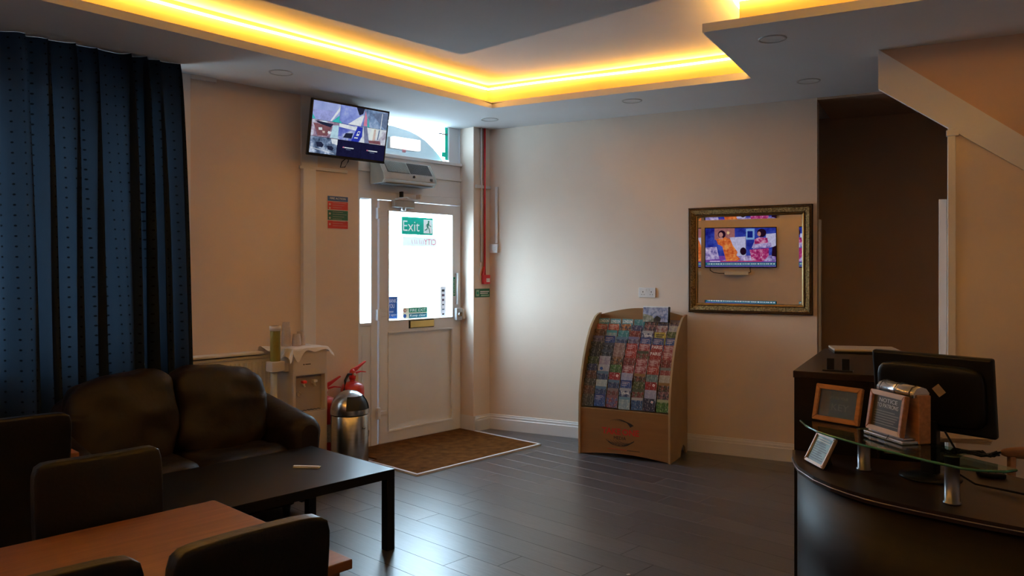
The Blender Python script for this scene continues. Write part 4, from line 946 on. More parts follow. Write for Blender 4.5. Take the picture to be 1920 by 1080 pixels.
# leaflets: (name of the colour, cover colour, second colour, band at the top)
PAL = dict(lon=('teal LONDON', (.10, .40, .52), (.15, .5, .6), None), redo=('red orange', (.50, .05, .03), (.75, .28, .16), None), dkor=('dark leaflet with an orange figure', (.04, .03, .06), (.6, .22, .06), None),
    navy=('navy blue', (.02, .03, .12), (.05, .08, .22), None), dmix=('dark patterned', (.03, .03, .07), (.30, .12, .14), None), pinkm=('pink and grey', (.30, .10, .12), (.5, .45, .5), None), greyc=('light grey', (.35, .34, .40), (.5, .5, .45), None),
    brn=('brown', (.10, .045, .03), (.22, .10, .06), None), tealw=('white and teal', (.30, .55, .55), (.6, .68, .66), (.1, .45, .45)), teal=('teal', (.03, .25, .28), (.08, .35, .38), None), dred=('dark red', (.16, .02, .02), (.28, .04, .04), None),
    wnav=('white and navy', (.02, .04, .15), (.5, .55, .62), (.5, .52, .58)), yel=('yellow', (.62, .50, .04), (.45, .35, .03), None), dgrn=('dark green', (.03, .07, .02), (.10, .14, .04), None), purp=('purple grey', (.08, .07, .16), (.25, .22, .35), (.2, .2, .4)),
    blu=('blue', (.02, .07, .28), (.06, .15, .42), (.03, .06, .25)), blud=('dark blue', (.02, .05, .15), (.05, .10, .25), (.12, .25, .38)), blk=('black', (.010, .014, .018), (.03, .04, .05), None), gblk=('grey black', (.015, .02, .03), (.10, .12, .16), (.09, .11, .15)),
    tan=('pinkish tan', (.30, .16, .14), (.42, .28, .24), None), red=('bright red', (.38, .025, .018), (.50, .06, .05), None), rpk=('red with pale print', (.36, .03, .04), (.58, .28, .28), None), par=('red PARIS', (.38, .025, .03), (.42, .04, .04), None),
    drg=('dark red and green', (.22, .03, .03), (.10, .12, .07), (.07, .09, .06)), wpur=('white and purple', (.45, .38, .50), (.62, .58, .62), None), bror=('brown and orange', (.07, .035, .02), (.35, .14, .04), None), wblu=('white with a blue badge', (.55, .55, .62), (.62, .62, .68), None),
    grnr=('green and red', (.05, .14, .04), (.10, .24, .06), None), rgt=('red with a grey top', (.34, .05, .05), (.4, .1, .1), (.22, .26, .27)), rlogo=('red with a white badge', (.42, .015, .02), (.36, .02, .02), None), lav=('lavender', (.42, .43, .62), (.50, .50, .68), None),
    bgold=('brown and gold', (.04, .03, .015), (.25, .05, .03), (.35, .18, .05)), gteal=('grey teal', (.20, .30, .30), (.12, .2, .2), None), crm=('cream', (.52, .44, .36), (.58, .50, .42), None), dgry=('dark grey green', (.05, .055, .045), (.12, .12, .09), None),
    mint=('pale mint', (.48, .58, .56), (.56, .64, .62), None), rbr=('red brown', (.22, .05, .04), (.14, .07, .06), (.28, .2, .2)), nlogo=('navy with a white badge', (.015, .02, .06), (.03, .035, .09), None), grn=('green', (.04, .16, .03), (.12, .28, .06), (.45, .55, .35)),
    ptl=('pale teal', (.28, .42, .48), (.45, .55, .55), (.16, .35, .48)), wb=('white over blue', (.02, .08, .22), (.06, .16, .34), (.55, .52, .5)), rbl=('red and blue', (.12, .14, .30), (.38, .06, .05), (.30, .12, .12)))
GRID = ['lon lon lon teal dmix navy purp', 'redo redo dkor navy dmix pinkm greyc', 'brn tealw teal dred wnav yel dgrn', 'purp blu blud purp blu blu blu', 'blk gblk tan red rpk par rpk', 'blk gblk tan red drg par rpk',
        'dgrn wpur bror dred rpk rpk dred', 'navy wblu grnr rpk rpk red rgt', 'brn blud rlogo lav bgold gteal crm', 'dgry mint blud blu dgrn rlogo bgold', 'brn blud rbr wnav drg lav dmix', 'dgry blu rbl ptl wb nlogo grn']
ORD = ['first', 'second', 'third', 'fourth', 'fifth', 'sixth', 'seventh', 'eighth', 'ninth', 'tenth', 'eleventh', 'twelfth']
ORD[11] = 'bottom'; ORD[0] = 'top'
LW, LH = .098, .102; mesh_cache = {}
for r_ in range(12):
    keys = GRID[r_].split(); ti = 11 - r_
    for c_ in range(7):
        key = keys[c_]; nm, c1, c2, band = PAL[key]; c1, c2 = [tuple(x * .58 for x in q) for q in (c1, c2)]; band = band and tuple(x * .58 for x in band)
        if key not in mesh_cache:
            mb = MB(); mb.box(-LW / 2, LW / 2, -.005, 0, -LH, 0, leaf_mat(key, c1, c2, band)); pm = mb.mi(paper)
            mb.bm.normal_update(); mb.bm.faces.ensure_lookup_table()
            for f in mb.bm.faces:
                if f.normal.z > .5 or abs(f.normal.x) > .5: f.material_index = pm
            y_ = -.0053
            if key == 'lon': text_mb('LONDON', .086, .026, ink_w, 0, y_, -.024, mb=mb, depth=.0003, bold=.015)
            elif key == 'par': text_mb('PARIS', .086, .026, ink_w, 0, y_, -.020, mb=mb, depth=.0003)
            elif key in ('rlogo', 'nlogo'): disc(mb, .022, -.026, .010, ink_w, y_); disc(mb, .022, -.026, .005, ink_r, y_ - .0003)
            elif key == 'wblu': disc(mb, -.02, -.034, .014, blue_s, y_)
            elif key == 'wnav': text_mb('Travel', .075, .024, ink_w, 0, y_, -.038, mb=mb, depth=.0003, bold=.01)
            elif key == 'yel': mb.box(-.035, .035, y_ - .0003, y_, -.026, -.018, ink_k); mb.box(-.035, .02, y_ - .0003, y_, -.042, -.034, ink_k)
            elif key in ('rpk', 'red', 'blu', 'redo'):
                for q in range(3): mb.box(-.036, .030 - q * .012, y_ - .0003, y_, -.018 - q * .013, -.0145 - q * .013, mat('pale_print', (.62, .50, .50), .6))
            mesh_cache[key] = mb.mesh('leaflet')
        o = bpy.data.objects.new('leaflet', mesh_cache[key]); COL.objects.link(o)
        x = -(RW - .04) / 2 + (RW - .04) * (c_ + .5) / 7 + random.uniform(-.002, .002)
        loc = rack.matrix_world @ Vector((0, 0, 0))
        base = PB(RS0 + RW / 2 + x, wtop[ti], ztop[ti] + random.uniform(-.006, .004))
        o.location = base
        o.rotation_euler = (Matrix.Rotation(ROTB + R(random.uniform(-1, 1)), 4, 'Z') @ Matrix.Rotation(R(-10), 4, 'X') @ Matrix.Rotation(R(random.uniform(-1.5, 1.5)), 4, 'Y')).to_euler()
        lab = '%s leaflet, %s row of the rack, %s from the left' % (nm.replace(' leaflet', ''), ORD[r_], ORD[c_] if c_ else 'first')
        if c_ == 6: lab = '%s leaflet, %s row of the rack, rightmost' % (nm.replace(' leaflet', ''), ORD[r_])
        tag(o, lab, 'leaflet', 'leaflets in the beech rack')
# the large brochure standing on top
t = thing('brochure', 'large landscape brochure with a blue sky cover standing above the rack', 'brochure', PB(1.714, .165, 1.10), ROTB)
t.rotation_euler = (Matrix.Rotation(ROTB, 4, 'Z') @ Matrix.Rotation(R(-8), 4, 'X')).to_euler()
mb = MB(); mb.box(-.115, .115, -.008, 0, 0, .135, paper, bev=.001); mb.obj('pages', parent=t)
mb = MB(); mb.poly([(-.114, -.0085, .001), (.114, -.0085, .001), (.114, -.0085, .124), (-.114, -.0085, .124)], leaf_mat('sky_cover', (.10, .16, .34), (.34, .42, .60)));
mb.poly([(-.114, -.009, .001), (.0, -.009, .001), (-.03, -.009, .05), (-.114, -.009, .07)], leaf_mat('shore_cover', (.10, .13, .10), (.25, .3, .25)))
mb.poly([(-.02, -.0093, .001), (.04, -.0093, .001), (.045, -.0093, .035), (.01, -.0093, .055), (-.015, -.0093, .03)], mat('dark_rock_print', (.015, .02, .02), .4))
mb.obj('cover', parent=t)
MB().box(.112, .122, -.03, .0, .0, .13, black_pl, bev=.001).obj('holder_clip', parent=t)

# ------------------------------------------------------------------ water cooler with cloth and cups
t = thing('water_cooler', 'tall white water cooler with taps beside the extinguishers', 'water cooler', PA(1.985, .40), ROTA)
mb = MB(); cw = .145
mb.box(-cw, cw, -.14, .15, .01, .50, cooler_m, bev=.008); mb.box(-cw, -cw + .022, -.14, .15, .49, .80, cooler_m, bev=.004); mb.box(cw - .022, cw, -.14, .15, .49, .80, cooler_m, bev=.004)
mb.box(-cw + .02, cw - .02, -.09, .15, .49, .80, cooler_g); mb.box(-cw, cw, -.14, .15, .765, .965, cooler_m, bev=.008)
mb.obj('body', parent=t)
mb = MB(); mb.box(-.118, .118, -.139, -.095, .492, .504, cooler_g, bev=.002)
for k in range(7): mb.box(-.10 + k * .03, -.085 + k * .03, -.13, -.10, .504, .507, black_pl)
mb.obj('drip_tray', parent=t)
for x, m_, l_ in ((-.045, red_p, 'red hot tap'), (.045, white_p, 'white cold tap')):
    MB().tube([(x, -.085, .705), (x, -.12, .705), (x, -.126, .68)], .011, white_p, 10).obj('tap', parent=t, label=l_)
    q = MB(); q.box(x - .02, x + .014, -.143, -.108, .708, .728, m_, bev=.004); q.obj('tap_lever', parent=t)
MB().tube([(-.07, -.093, .645), (-.055, -.096, .63), (-.065, -.098, .61), (-.085, -.096, .617), (-.084, -.093, .64)], .004, cooler_m, 6).obj('child_lock', parent=t)
mb = MB(); mb.box(-.062, -.052, -.1412, -.14, .845, .853, ink_k); mb.box(-.045, .0, -.1412, -.14, .846, .852, ink_k); mb.obj('badge', parent=t)
MB().box(-.12, .12, -.1415, -.138, .10, .45, cooler_m, bev=.001).obj('lower_panel', parent=t)
cl = thing('cooler_cloth', 'creased white cloth draped over the top of the water cooler', 'cloth', PA(1.985, .40, .967), ROTA)
def cloth(a, b):
    x = (a - .5) * .58 - .03; y = (b - .5) * .42 - .0
    ox = max(0, abs(x) - .147); oy = max(0, -y - .142); oyb = max(0, y - .15)
    drop = 0
    X, Y = x, y
    if ox:
        kk = .45 if x > 0 else (.16 + .48 / (1 + math.exp(-(y - .02) * 60)))
        X = math.copysign(.149 + ox * kk, x); drop += ox * (.50 if x > 0 else .40 * (y < .0) + .04) + .25 * ox * math.sin(y * 30 + 1) * .4
    if oy: Y = -.144 - oy * .16; drop += oy * (.38 + 1.0 * math.exp(-((x + .115) / .035) ** 2)) + oy * .12 * math.sin(x * 45)
    if oyb: Y = .152 + oyb * .3; drop += oyb * .3
    return (X, Y, .004 - drop + .004 * noise.noise(Vector((x * 22, y * 22, 2))))
MB().grid(cloth, 44, 40, cloth_m).obj('cloth_sheet', parent=cl)
def cup(name, label, x, y, n, h=.085, r0=.026, r1=.036, inv=True, scale=1):
    t = thing(name, label, 'cup', PA(1.985 - x, .40 - y, .974), 0, 'clear cups on the water cooler')
    for k in range(n):
        z = k * .014
        pr = [(r1, 0), (r1 - .001, .004), (r0, h), (0, h)] if inv else [(0, .002), (r0, .0), (r1, h), (r1 + .0015, h)]
        MB().lathe([(a * scale, b + z) for a, b in pr], cup_m, 20).obj('cup_wall' if k == 0 else 'nested_cup', parent=t)
cup('cup_stack', 'tall stack of clear plastic cups, leftmost on the water cooler', -.085, .06, 6, h=.11)
cup('cup_stack', 'short upturned clear plastic cup in the middle on the cooler', -.020, .02, 2, h=.075)
cup('cup_stack', 'short upturned clear plastic cup nearest the wall boxing', .035, .055, 3, h=.075)
t = thing('cup_dispenser', 'lime tinted cup dispenser tube on the left side of the cooler', 'cup dispenser', PA(2.235, .47, 0), ROTA)
MB().lathe([(.036, .885), (.036, 1.115)], tube_m, 24).obj('tube', parent=t)
MB().lathe([(.030, .90), (.030, .985), (.0, .985)], mat('lime_cups', (.22, .22, .06), .5), 20).obj('cups_inside', parent=t)
MB().lathe([(.030, 1.105), (.040, 1.105), (.040, 1.14), (.031, 1.14)], cooler_m, 24).obj('collar', parent=t)
MB().box(-.05, .055, -.045, .045, .81, .885, cooler_m, bev=.006).obj('holder', parent=t)
MB().box(.05, .100, -.02, .02, .80, .86, cooler_m, bev=.004).obj('bracket', parent=t)
o = tag(MB().tube([(0, 0, .0), (0, 0, .81)], .024, mat('pipe_grey', (.42, .46, .47), .4), 14).obj('standpipe', loc=PA(2.245, .47)), 'pale grey upright pipe beneath the lime cup dispenser', 'pipe')

# ------------------------------------------------------------------ bin and extinguishers
t = thing('waste_bin', 'round stainless steel bin with a domed lid beside the mat', 'bin', PA(1.70, .625), ROTA)
MB().lathe([(0, .0), (.138, 0), (.142, .012), (.142, .445), (.138, .45)], steel, 40).obj('drum', parent=t)
MB().lathe([(.144, .0), (.146, .005), (.146, .03), (.142, .034)], black_pl, 40).obj('foot_ring', parent=t)
MB().lathe([(.139, .448), (.139, .460)], dark_void, 40).obj('shadow_gap', parent=t)
mb = MB(); b2 = MB()
dome = [(.1465 * math.cos(a), .460 + .018 + .155 * math.sin(a)) for a in [R(k * 6) for k in range(0, 16)]]
dome = [(.147, .458), (.147, .478)] + dome[1:]
mb.lathe(dome, steel, 48)
bm = mb.bm; bm.faces.ensure_lookup_table(); cut = []
ca = math.atan2(-1, .05)
for f in bm.faces:
    c = f.calc_center_median(); an = math.atan2(c.y, c.x); d = (an - R(-88) + math.pi) % (2 * math.pi) - math.pi
    if abs(d) < R(50) and .490 < c.z < .592: cut.append(f)
bmesh.ops.delete(bm, geom=cut, context='FACES')
mb.obj('domed_lid', parent=t)
MB().lathe([(a * .955, z - .004) for a, z in dome], dark_void, 36).obj('flap', parent=t, label='black push flap inside the dome')
MB().lathe([(0, 0), (.009, 0), (.009, .006), (0, .006)], steel, 12, M=Matrix.Translation((.03, -.143, .36)) @ Matrix.Rotation(R(90), 4, 'X')).obj('badge', parent=t)
MB().tube([(.145, -.02, .33), (.16, -.02, .30), (.158, -.02, .26), (.145, -.02, .25)], .006, black_pl, 8).obj('carry_handle', parent=t)
def extinguisher(label, u, v, rz, s=1.0, hose=True):
    t = thing('fire_extinguisher', label, 'fire extinguisher', PA(u, v), ROTA + rz, 'red fire extinguishers behind the bin')
    MB().lathe([(a * s, b * s) for a, b in ((0, 0), (.074, 0), (.078, .012), (.078, .475), (.076, .492), (.064, .512), (.034, .526), (.018, .53), (.018, .55), (0, .55))], red_m, 32).obj('cylinder_body', parent=t)
    MB().lathe([(.0795 * s, .20 * s), (.0795 * s, .33 * s)], mat('ext_label', (.62, .55, .50), .5, var=.3, scale=60), 32, a0=R(-150), a1=R(-30)).obj('label_sheet', parent=t)
    MB().lathe([(a * s, b * s) for a, b in ((.0, .545), (.022, .545), (.024, .57), (.018, .60), (.010, .61), (0, .61))], red_m, 16).obj('valve', parent=t)
    z = .585 * s
    mb = MB(); mb.prism([(-.015, z), (-.01, z + .03), (.06, z + .052), (.135, z + .085), (.138, z + .078), (.07, z + .036), (.02, z + .005)], 'y', -.010, .010, red_p); mb.obj('squeeze_lever', parent=t)
    mb = MB(); mb.prism([(-.01, z - .012), (.01, z + .004), (.08, z + .010), (.138, z - .002), (.138, z - .009), (.08, z - .001), (.02, z - .012)], 'y', -.009, .009, red_p); mb.obj('carry_handle', parent=t)
    MB().lathe([(0, -.003), (.012, -.003), (.012, .006), (0, .006)], white_p, 14, M=Matrix.Translation((.0, -.024, z - .01)) @ Matrix.Rotation(R(90), 4, 'X')).obj('gauge', parent=t)
    if hose: MB().tube([(-.02, -.01, z - .008), (-.06, -.02, z - .005), (-.10, -.03, z - .05), (-.115, -.03, z - .14), (-.105, -.03, z - .26), (-.09, -.03, z - .38)], .011, black_pl, 10).obj('hose', parent=t)
    return t
extinguisher('larger red fire extinguisher standing right behind the steel bin', 1.468, .335, R(6), 1.22)
extinguisher('red fire extinguisher half hidden between the cooler and the bin', 1.735, .345, R(-4), 1.06, False)

# ------------------------------------------------------------------ sofa
t = thing('sofa', 'dark brown leather two seater sofa in front of the curtain', 'sofa', PA(3.12, .925), ROTA)
MB().box(-.60, .60, -.30, .34, .06, .28, sofa_m, bev=.03, seg=3).obj('base', parent=t)
MB().soft((0, .27, .50), (1.30, .22, .68), sofa_m, 5, 12, .010, 4).obj('back_frame', parent=t)
for k, sd in enumerate((-1, 1)):
    def sag(w, q, sd=sd):
        w.z -= .018 * math.exp(-((q.x) ** 2 + q.y ** 2) * 2) * (q.z > 0); return w
    MB().soft((sd * .285 + .0, -.055, .355), (.575, .57, .20), sofa_m, 4.5, 14, .012, 6, seed=k * 9, sag=sag).obj('seat_cushion', parent=t)
    def sag2(w, q, sd=sd):
        w.y += .20 * (w.z - .65); w.z += -.03 * q.x * sd * (q.z > .3) ; return w
    MB().soft((sd * .30 - .0, .13, .665), (.605, .26, .53), sofa_m, 4.0, 18, .026, 5, seed=3 + k * 5, sag=sag2).obj('back_cushion', parent=t)
def arm(sd):
    mb = MB(); n = 26; rings = []
    xs = [0, .05, .12, .25, .45, .65, .85, 1]
    for i, a in enumerate(xs):
        y = -.33 + a * .62; zc = .50 + .095 * a ** 1.2; rr = .108 + .004 * math.sin(a * 3)
        k_ = {0: .55, .05: .9}.get(a, 1); ring = []
        for j in range(n):
            th_ = 2 * math.pi * j / n; x = math.cos(th_) * rr * k_; z = zc + math.sin(th_) * rr * k_
            if math.sin(th_) < -.35:
                x = max(-.085, min(.085, x * 1.1)); z = (zc - rr * .35) - (zc - rr * .35 - .05) * min(1, (-math.sin(th_) - .35) / .65)
                if k_ < 1: z = max(z, .07)
            x += sd * .015
            ring.append(mb.bm.verts.new((sd * .66 + x, y - (.0 if k_ == 1 else 0), z)))
        rings.append(ring)
    for i in range(len(rings) - 1):
        for j in range(n): mb.bm.faces.new([rings[i][j], rings[i][(j + 1) % n], rings[i + 1][(j + 1) % n], rings[i + 1][j]]).smooth = True
    mb.bm.faces.new(rings[0]); mb.bm.faces.new(rings[-1][::-1]); bmesh.ops.recalc_face_normals(mb.bm, faces=mb.bm.faces)
    return mb.obj('armrest', sofa_m, t)
arm(-1); arm(1)
for x, y in ((-.55, -.26), (.55, -.26), (-.55, .28), (.55, .28)): MB().lathe([(0, 0), (.02, 0), (.028, .07), (0, .07)], black_pl, 14, c=(x, y, 0)).obj('foot', parent=t)

# ------------------------------------------------------------------ coffee table and folded paper
t = thing('coffee_table', 'low black rectangular coffee table in front of the sofa', 'table', PA(3.08, 1.745), ROTA)
LX, LY = .60, .415
MB().box(-LX, LX, -LY, LY, .395, .445, black_tb, bev=.002).obj('table_top', parent=t)
for x in (-LX + .026, LX - .026):
    for y in (-LY + .026, LY - .026): MB().box(x - .026, x + .026, y - .026, y + .026, 0, .395, black_tb, bev=.002).obj('leg', parent=t)
mb = MB(); mb.box(-.075, .075, -.012, .012, .0, .004, paper, bev=.001); mb.box(-.07, .078, -.010, .010, .0045, .008, paper, bev=.001, M=Matrix.Rotation(R(2), 4, 'Z'))
mb.box(-.075, .070, -.012, .009, .0085, .011, paper, bev=.001, M=Matrix.Rotation(R(-3), 4, 'Z'))
Y = (EYE - .445) * 1470 / (877 - 505)
tag(mb.obj('folded_paper', loc=((575 - 960) / 1470 * Y, Y, .4455), rot=(0, 0, R(-3))), 'folded white paper napkin lying on the black coffee table', 'paper')

# ------------------------------------------------------------------ dining tables and chairs
def dining_table(label, u, v, lu, lv):
    t = thing('dining_table', label, 'table', PA(u + lu / 2, v + lv / 2), ROTA, 'orange oak dining tables')
    x, y = lu / 2, lv / 2
    MB().box(-x, x, -y, y, .735, .762, oak, bev=.003).obj('table_top', parent=t)
    mb = MB(); mb.box(-x + .05, x - .03, -y + .04, -y + .06, .65, .735, oak_edge); mb.box(-x + .05, x - .03, y - .06, y - .04, .65, .735, oak_edge); mb.box(-x + .03, -x + .05, -y + .04, y - .04, .65, .735, oak_edge); mb.box(x - .05, x - .03, -y + .04, y - .04, .65, .735, oak_edge)
    mb.obj('apron', parent=t)
    for a in (-x + .055, x - .055):
        for b in (-y + .065, y - .065): MB().box(a - .035, a + .035, b - .035, b + .035, 0, .735, oak_edge, bev=.003).obj('leg', parent=t)
    return t
dining_table('nearest orange oak dining table, between the high backed chairs', 3.945, 3.03, 1.45, .80)
dining_table('orange oak dining table mostly hidden behind the left edge chair', 4.014, 1.25, 1.2, .68)
def chair():
    t = thing('dining_chair', '', 'chair', (0, 0, 0))
    # local: sitter faces +y, backrest at -y side
    MB().soft((0, .03, .44), (.41, .44, .10), chair_m, 8, 8, .002, 6).obj('seat', parent=t)
    def lean(w, q):
        w.y -= .10 * max(0, (w.z - .45)) ** 1.2; w.y += .02 * (1 - q.x ** 2); return w
    MB().soft((0, -.20, .675), (.385, .052, .56), chair_m, 14, 14, .0015, 9, sag=lean).obj('backrest', parent=t)
    MB().box(-.19, .19, -.17, .22, .36, .41, chair_leg_m, bev=.004).obj('seat_frame', parent=t)
    for x in (-.175, .175):
        for y in (-.165, .20): MB().prism([(x - .018, y - .018), (x + .018, y - .018), (x + .018, y + .018), (x - .018, y + .018)], 'z', 0, .37, chair_leg_m).obj('leg', parent=t)
    return t
def put(c, u, v, rz, label):
    c.location = PA(u, v); c.rotation_euler = (0, 0, ROTA + rz); tag(c, label, 'chair', 'dark leather dining chairs'); return c
c0 = chair()
# rz = 0: the sitter looks towards the left wall (+y), so the backrest is on the room side
GAPB = .24
put(c0, 4.305, 3.715, 0, 'dark leather chair with its back to the camera, before the table corner')
put(copy_tree(c0), 4.728, 3.67, 0, 'dark leather chair at the bottom left corner, back to the camera')
put(copy_tree(c0), 4.27, 3.14, math.pi, 'dark leather chair on the far side of the near table, facing the camera')
put(copy_tree(c0), 4.265, 1.765, 0, 'dark leather chair at the left edge near the sofa')

# ------------------------------------------------------------------ reception: bar block, desk, glass shelf
BT = 1.10
YB = (EYE - BT) * 1470 / (695 - 505); bc = Vector(((1489 - 960) / 1470 * YB, YB))
t = thing('tall_bar_unit', 'tall narrow dark wood counter unit at the far end of the desk', 'counter', (bc.x, bc.y, 0), ROTB)
MB().box(.0, .335, .0, 1.10, 0, BT - .03, wenge, bev=.002).obj('carcass', parent=t)
MB().box(-.004, .340, -.004, 1.12, BT - .03, BT, wenge_top, bev=.002).obj('counter_top', parent=t)
DZ = .75; k_ = (EYE - DZ) * 1470
front_px = [(1485.6, 852), (1489, 862), (1497, 874), (1525, 892.6), (1557, 907), (1589, 918), (1621, 928), (1653, 936), (1717, 950), (1781, 963), (1844.6, 975.6), (1917, 989)]
front = [((px - 960) / 1470 * k_ / (py - 505), k_ / (py - 505)) for px, py in front_px]
front = [(1.245, bc.y - .002)] + [(round(a, 3), round(b, 3)) for a, b in front[0:]] + [(1.75, 2.33), (1.95, 2.20), (2.25, 2.06), (2.6, 1.97)]
front = [p for p in front if p[1] < bc.y]
back = [(2.85, 2.55), (2.5, 2.63), (2.2, 2.76), (1.98, 2.95), (1.86, 3.2), (1.60, bc.y - .20)]
desk = thing('reception_desk', 'dark wood reception desk with a curved front', 'desk', (0, 0, 0))
mb = MB(); mb.prism(front + back, 'z', DZ - .028, DZ, wenge_top); mb.obj('desk_top', parent=desk)
ins = offset(front + back, -.02)
mb = MB(); mb.prism(ins[:len(front)] + [(2.6, 2.05), (2.2, 2.14)][:0] + [(p[0] + .03, p[1] + .02) for p in ins[:len(front)]][::-1], 'z', 0, DZ - .028, wenge); 
for f in mb.bm.faces:
    if abs(f.normal.z) < .5: f.smooth = True
mb.obj('curved_front', parent=desk)
mb = MB(); mb.prism(ins[len(front):][::-1] + [(p[0] + .0, p[1] - .03) for p in ins[len(front):]], 'z', 0, DZ - .028, wenge); mb.obj('back_panel', parent=desk)
MB().tube([(a, b, DZ - .014) for a, b in offset(front + back, .002)[1:len(front)]], .002, mat('dull_metal_edge', (.30, .28, .30), .35, 1), 6).obj('metal_edge', parent=desk)
# glass shelf on two posts
GZ = .922; kg = (EYE - GZ) * 1470
gp = [(1501, 787), (1512, 797), (1532, 807), (1555.5, 815), (1574, 820), (1615, 832), (1641, 838), (1691, 850), (1745, 863), (1804, 876), (1839, 880), (1885, 882), (1906, 879)]
gf = [((px - 960) / 1470 * kg / (py - 505), kg / (py - 505)) for px, py in gp]
gb = []
for i in range(len(gf)):
    a = Vector(gf[max(0, i - 1)]); b = Vector(gf[min(len(gf) - 1, i + 1)]); e = (b - a).normalized(); n = Vector((-e.y, e.x)); gb.append(tuple(Vector(gf[i]) + n * (.24 if 0 < i < len(gf) - 1 else .20)))
sh = thing('glass_shelf', 'curved glass shelf on steel posts above the desk', 'shelf', (0, 0, 0))
mb = MB(); mb.prism(gf + [gb[-1], gb[-3], gb[-5], gb[6], gb[4], (gb[2][0], gb[2][1])], 'z', GZ - .009, GZ, shelf_glass); mb.obj('glass_plate', parent=sh)
mb = MB(); mb.tube([(a, b, GZ - .0045) for a, b in gf], .0045, mat('green_glass_edge', (.03, .16, .11), .12), 6); mb.obj('polished_edge', parent=sh)
yp = k_ / (944 - 505) ; post1 = ((1785 - 960) / 1470 * yp, yp)
for (px_, py_) in (post1, (1.405, 3.13)):
    MB().lathe([(0, DZ), (.028, DZ), (.028, DZ + .006), (.0235, DZ + .008), (.0235, GZ - .012), (.027, GZ - .010), (.027, GZ - .009), (0, GZ - .009)], mat('satin_post', (.24, .23, .24), .34, 1, var=.05), 28, c=(px_, py_, 0)).obj('post', parent=sh)

# photo-frame style notices
def on_plane(px, py, z):
    Y = (EYE - z) * 1470 / (py - 505); return Vector(((px - 960) / 1470 * Y, Y, z))
def notice(label, p, rz, w, h, fw, wood, card, lean, lines, ft=.018, glazed=True):
    t = thing('framed_notice', label, 'picture frame', p, rz)
    t.rotation_euler = (Matrix.Rotation(rz, 4, 'Z') @ Matrix.Rotation(R(-lean), 4, 'X')).to_euler()
    mb = MB(); x = w / 2
    for pts in (([(-x, 0), (x, 0), (x - fw, fw), (-x + fw, fw)]), ([(-x, h), (-x + fw, h - fw), (x - fw, h - fw), (x, h)]), ([(-x, 0), (-x + fw, fw), (-x + fw, h - fw), (-x, h)]), ([(x, 0), (x, h), (x - fw, h - fw), (x - fw, fw)])):
        mb.prism(pts, 'y', -ft, 0, wood, bev=.0025)
    mb.obj('frame', parent=t)
    MB().box(-x + fw, x - fw, -.008, -.003, fw, h - fw, card).obj('card', parent=t)
    if glazed: MB().box(-x + fw, x - fw, -.0105, -.0095, fw, h - fw, glass).obj('front_glass', parent=t)
    for s_, ww, hh, zz, m_ in lines: text_mb(s_, ww, hh, m_, 0 if s_ != 'KEY' else .012, -.0082, zz, depth=.0004).obj('lettering', parent=t)
    mb = MB(); mb.prism([(0, .0), (.002, h * .7), (.06, .002 + .06 * math.tan(R(lean)))], 'x', -.012, .012, black_pl); mb.obj('strut', parent=t)
    return t
pale_ink = mat('dim_print', (.60, .60, .58), .6); dim2 = mat('dimmer_print', (.22, .20, .17), .6)
p = (on_plane(1531, 786, GZ + .001) + on_plane(1605, 799, GZ + .001)) / 2
t = notice('honey wood framed sign reading KEY on the glass shelf', p + Vector((.0, -.005, 0)), R(-54), .205, .150, .020, frame_wood, card_dark, 14, [('KEY', .075, .026, .062, dim2), ('RETURN YOUR', .085, .012, .098, dim2)])
MB().box(-.075, -.035, -.0086, -.0082, .024, .125, mat('tan_strip', (.14, .09, .06), .6)).obj('tan_strip', parent=t)
p = (on_plane(1652, 812, GZ + .001) + on_plane(1704, 832, GZ + .001)) / 2
t = thing('notice_stand', 'wooden stand with silver rounded top holding the NOTICE card', 'stand', p, R(-79))
W2 = .196
MB().box(-W2 / 2 + .004, W2 / 2 + .016, .012, .062, .0, .175, frame_wood, bev=.004).obj('case', parent=t)
mb = MB(); mb.prism([(.0, .165), (.0, .182), (.012, .197), (.032, .203), (.052, .197), (.064, .182), (.064, .165)], 'x', -W2 / 2 - .004, W2 / 2 + .004, silver, smooth=True); mb.obj('silver_top', parent=t)
MB().box(-W2 / 2 - .012, W2 / 2 + .012, -.052, .055, .0, .012, silver, bev=.003).obj('silver_foot', parent=t)
MB().box(-W2 / 2 + .0, W2 / 2 + .0, -.040, .05, .0125, .020, silver, bev=.003).obj('silver_foot', parent=t)
for x in (-.082, .0, .082):
    MB().tube([(x, -.001, .160), (x, -.003, .183), (x, .01, .2), (x, .032, .206), (x, .054, .2), (x, .067, .183)], .0016, ink_k, 6).obj('cord', parent=t)
MB().tube([(.03, -.056, .006), (.035, -.050, .022), (.03, -.035, .05), (.045, -.022, .10)], .0016, ink_k, 6).obj('cord', parent=t)
fr = bpy.data.objects.new('front_frame', None); COL.objects.link(fr); fr.parent = t; fr.location = (0, -.038, .021); fr.rotation_euler = (R(-9), 0, 0)
mb = MB(); x, h_, fw = W2 / 2, .150, .017
for pts, m_ in (([(-x, 0), (x, 0), (x - fw, fw), (-x + fw, fw)], pale_wood), ([(-x, h_), (-x + fw, h_ - fw), (x - fw, h_ - fw), (x, h_)], pale_wood), ([(-x, 0), (-x + fw, fw), (-x + fw, h_ - fw), (-x, h_)], frame_wood), ([(x, 0), (x, h_), (x - fw, h_ - fw), (x - fw, fw)], frame_wood)):
    mb.prism(pts, 'y', -.016, .006, m_, bev=.0025)
mb.obj('wood_border', parent=fr); MB().box(-x + fw, x - fw, -.006, -.002, fw, h_ - fw, card_dark).obj('card', parent=fr)
mb = text_mb('NOTICE', .10, .015, pale_ink, 0, -.0062, .118, depth=.0004); text_mb('TO PATRONS', .118, .015, pale_ink, 0, -.0062, .098, mb=mb, depth=.0004)
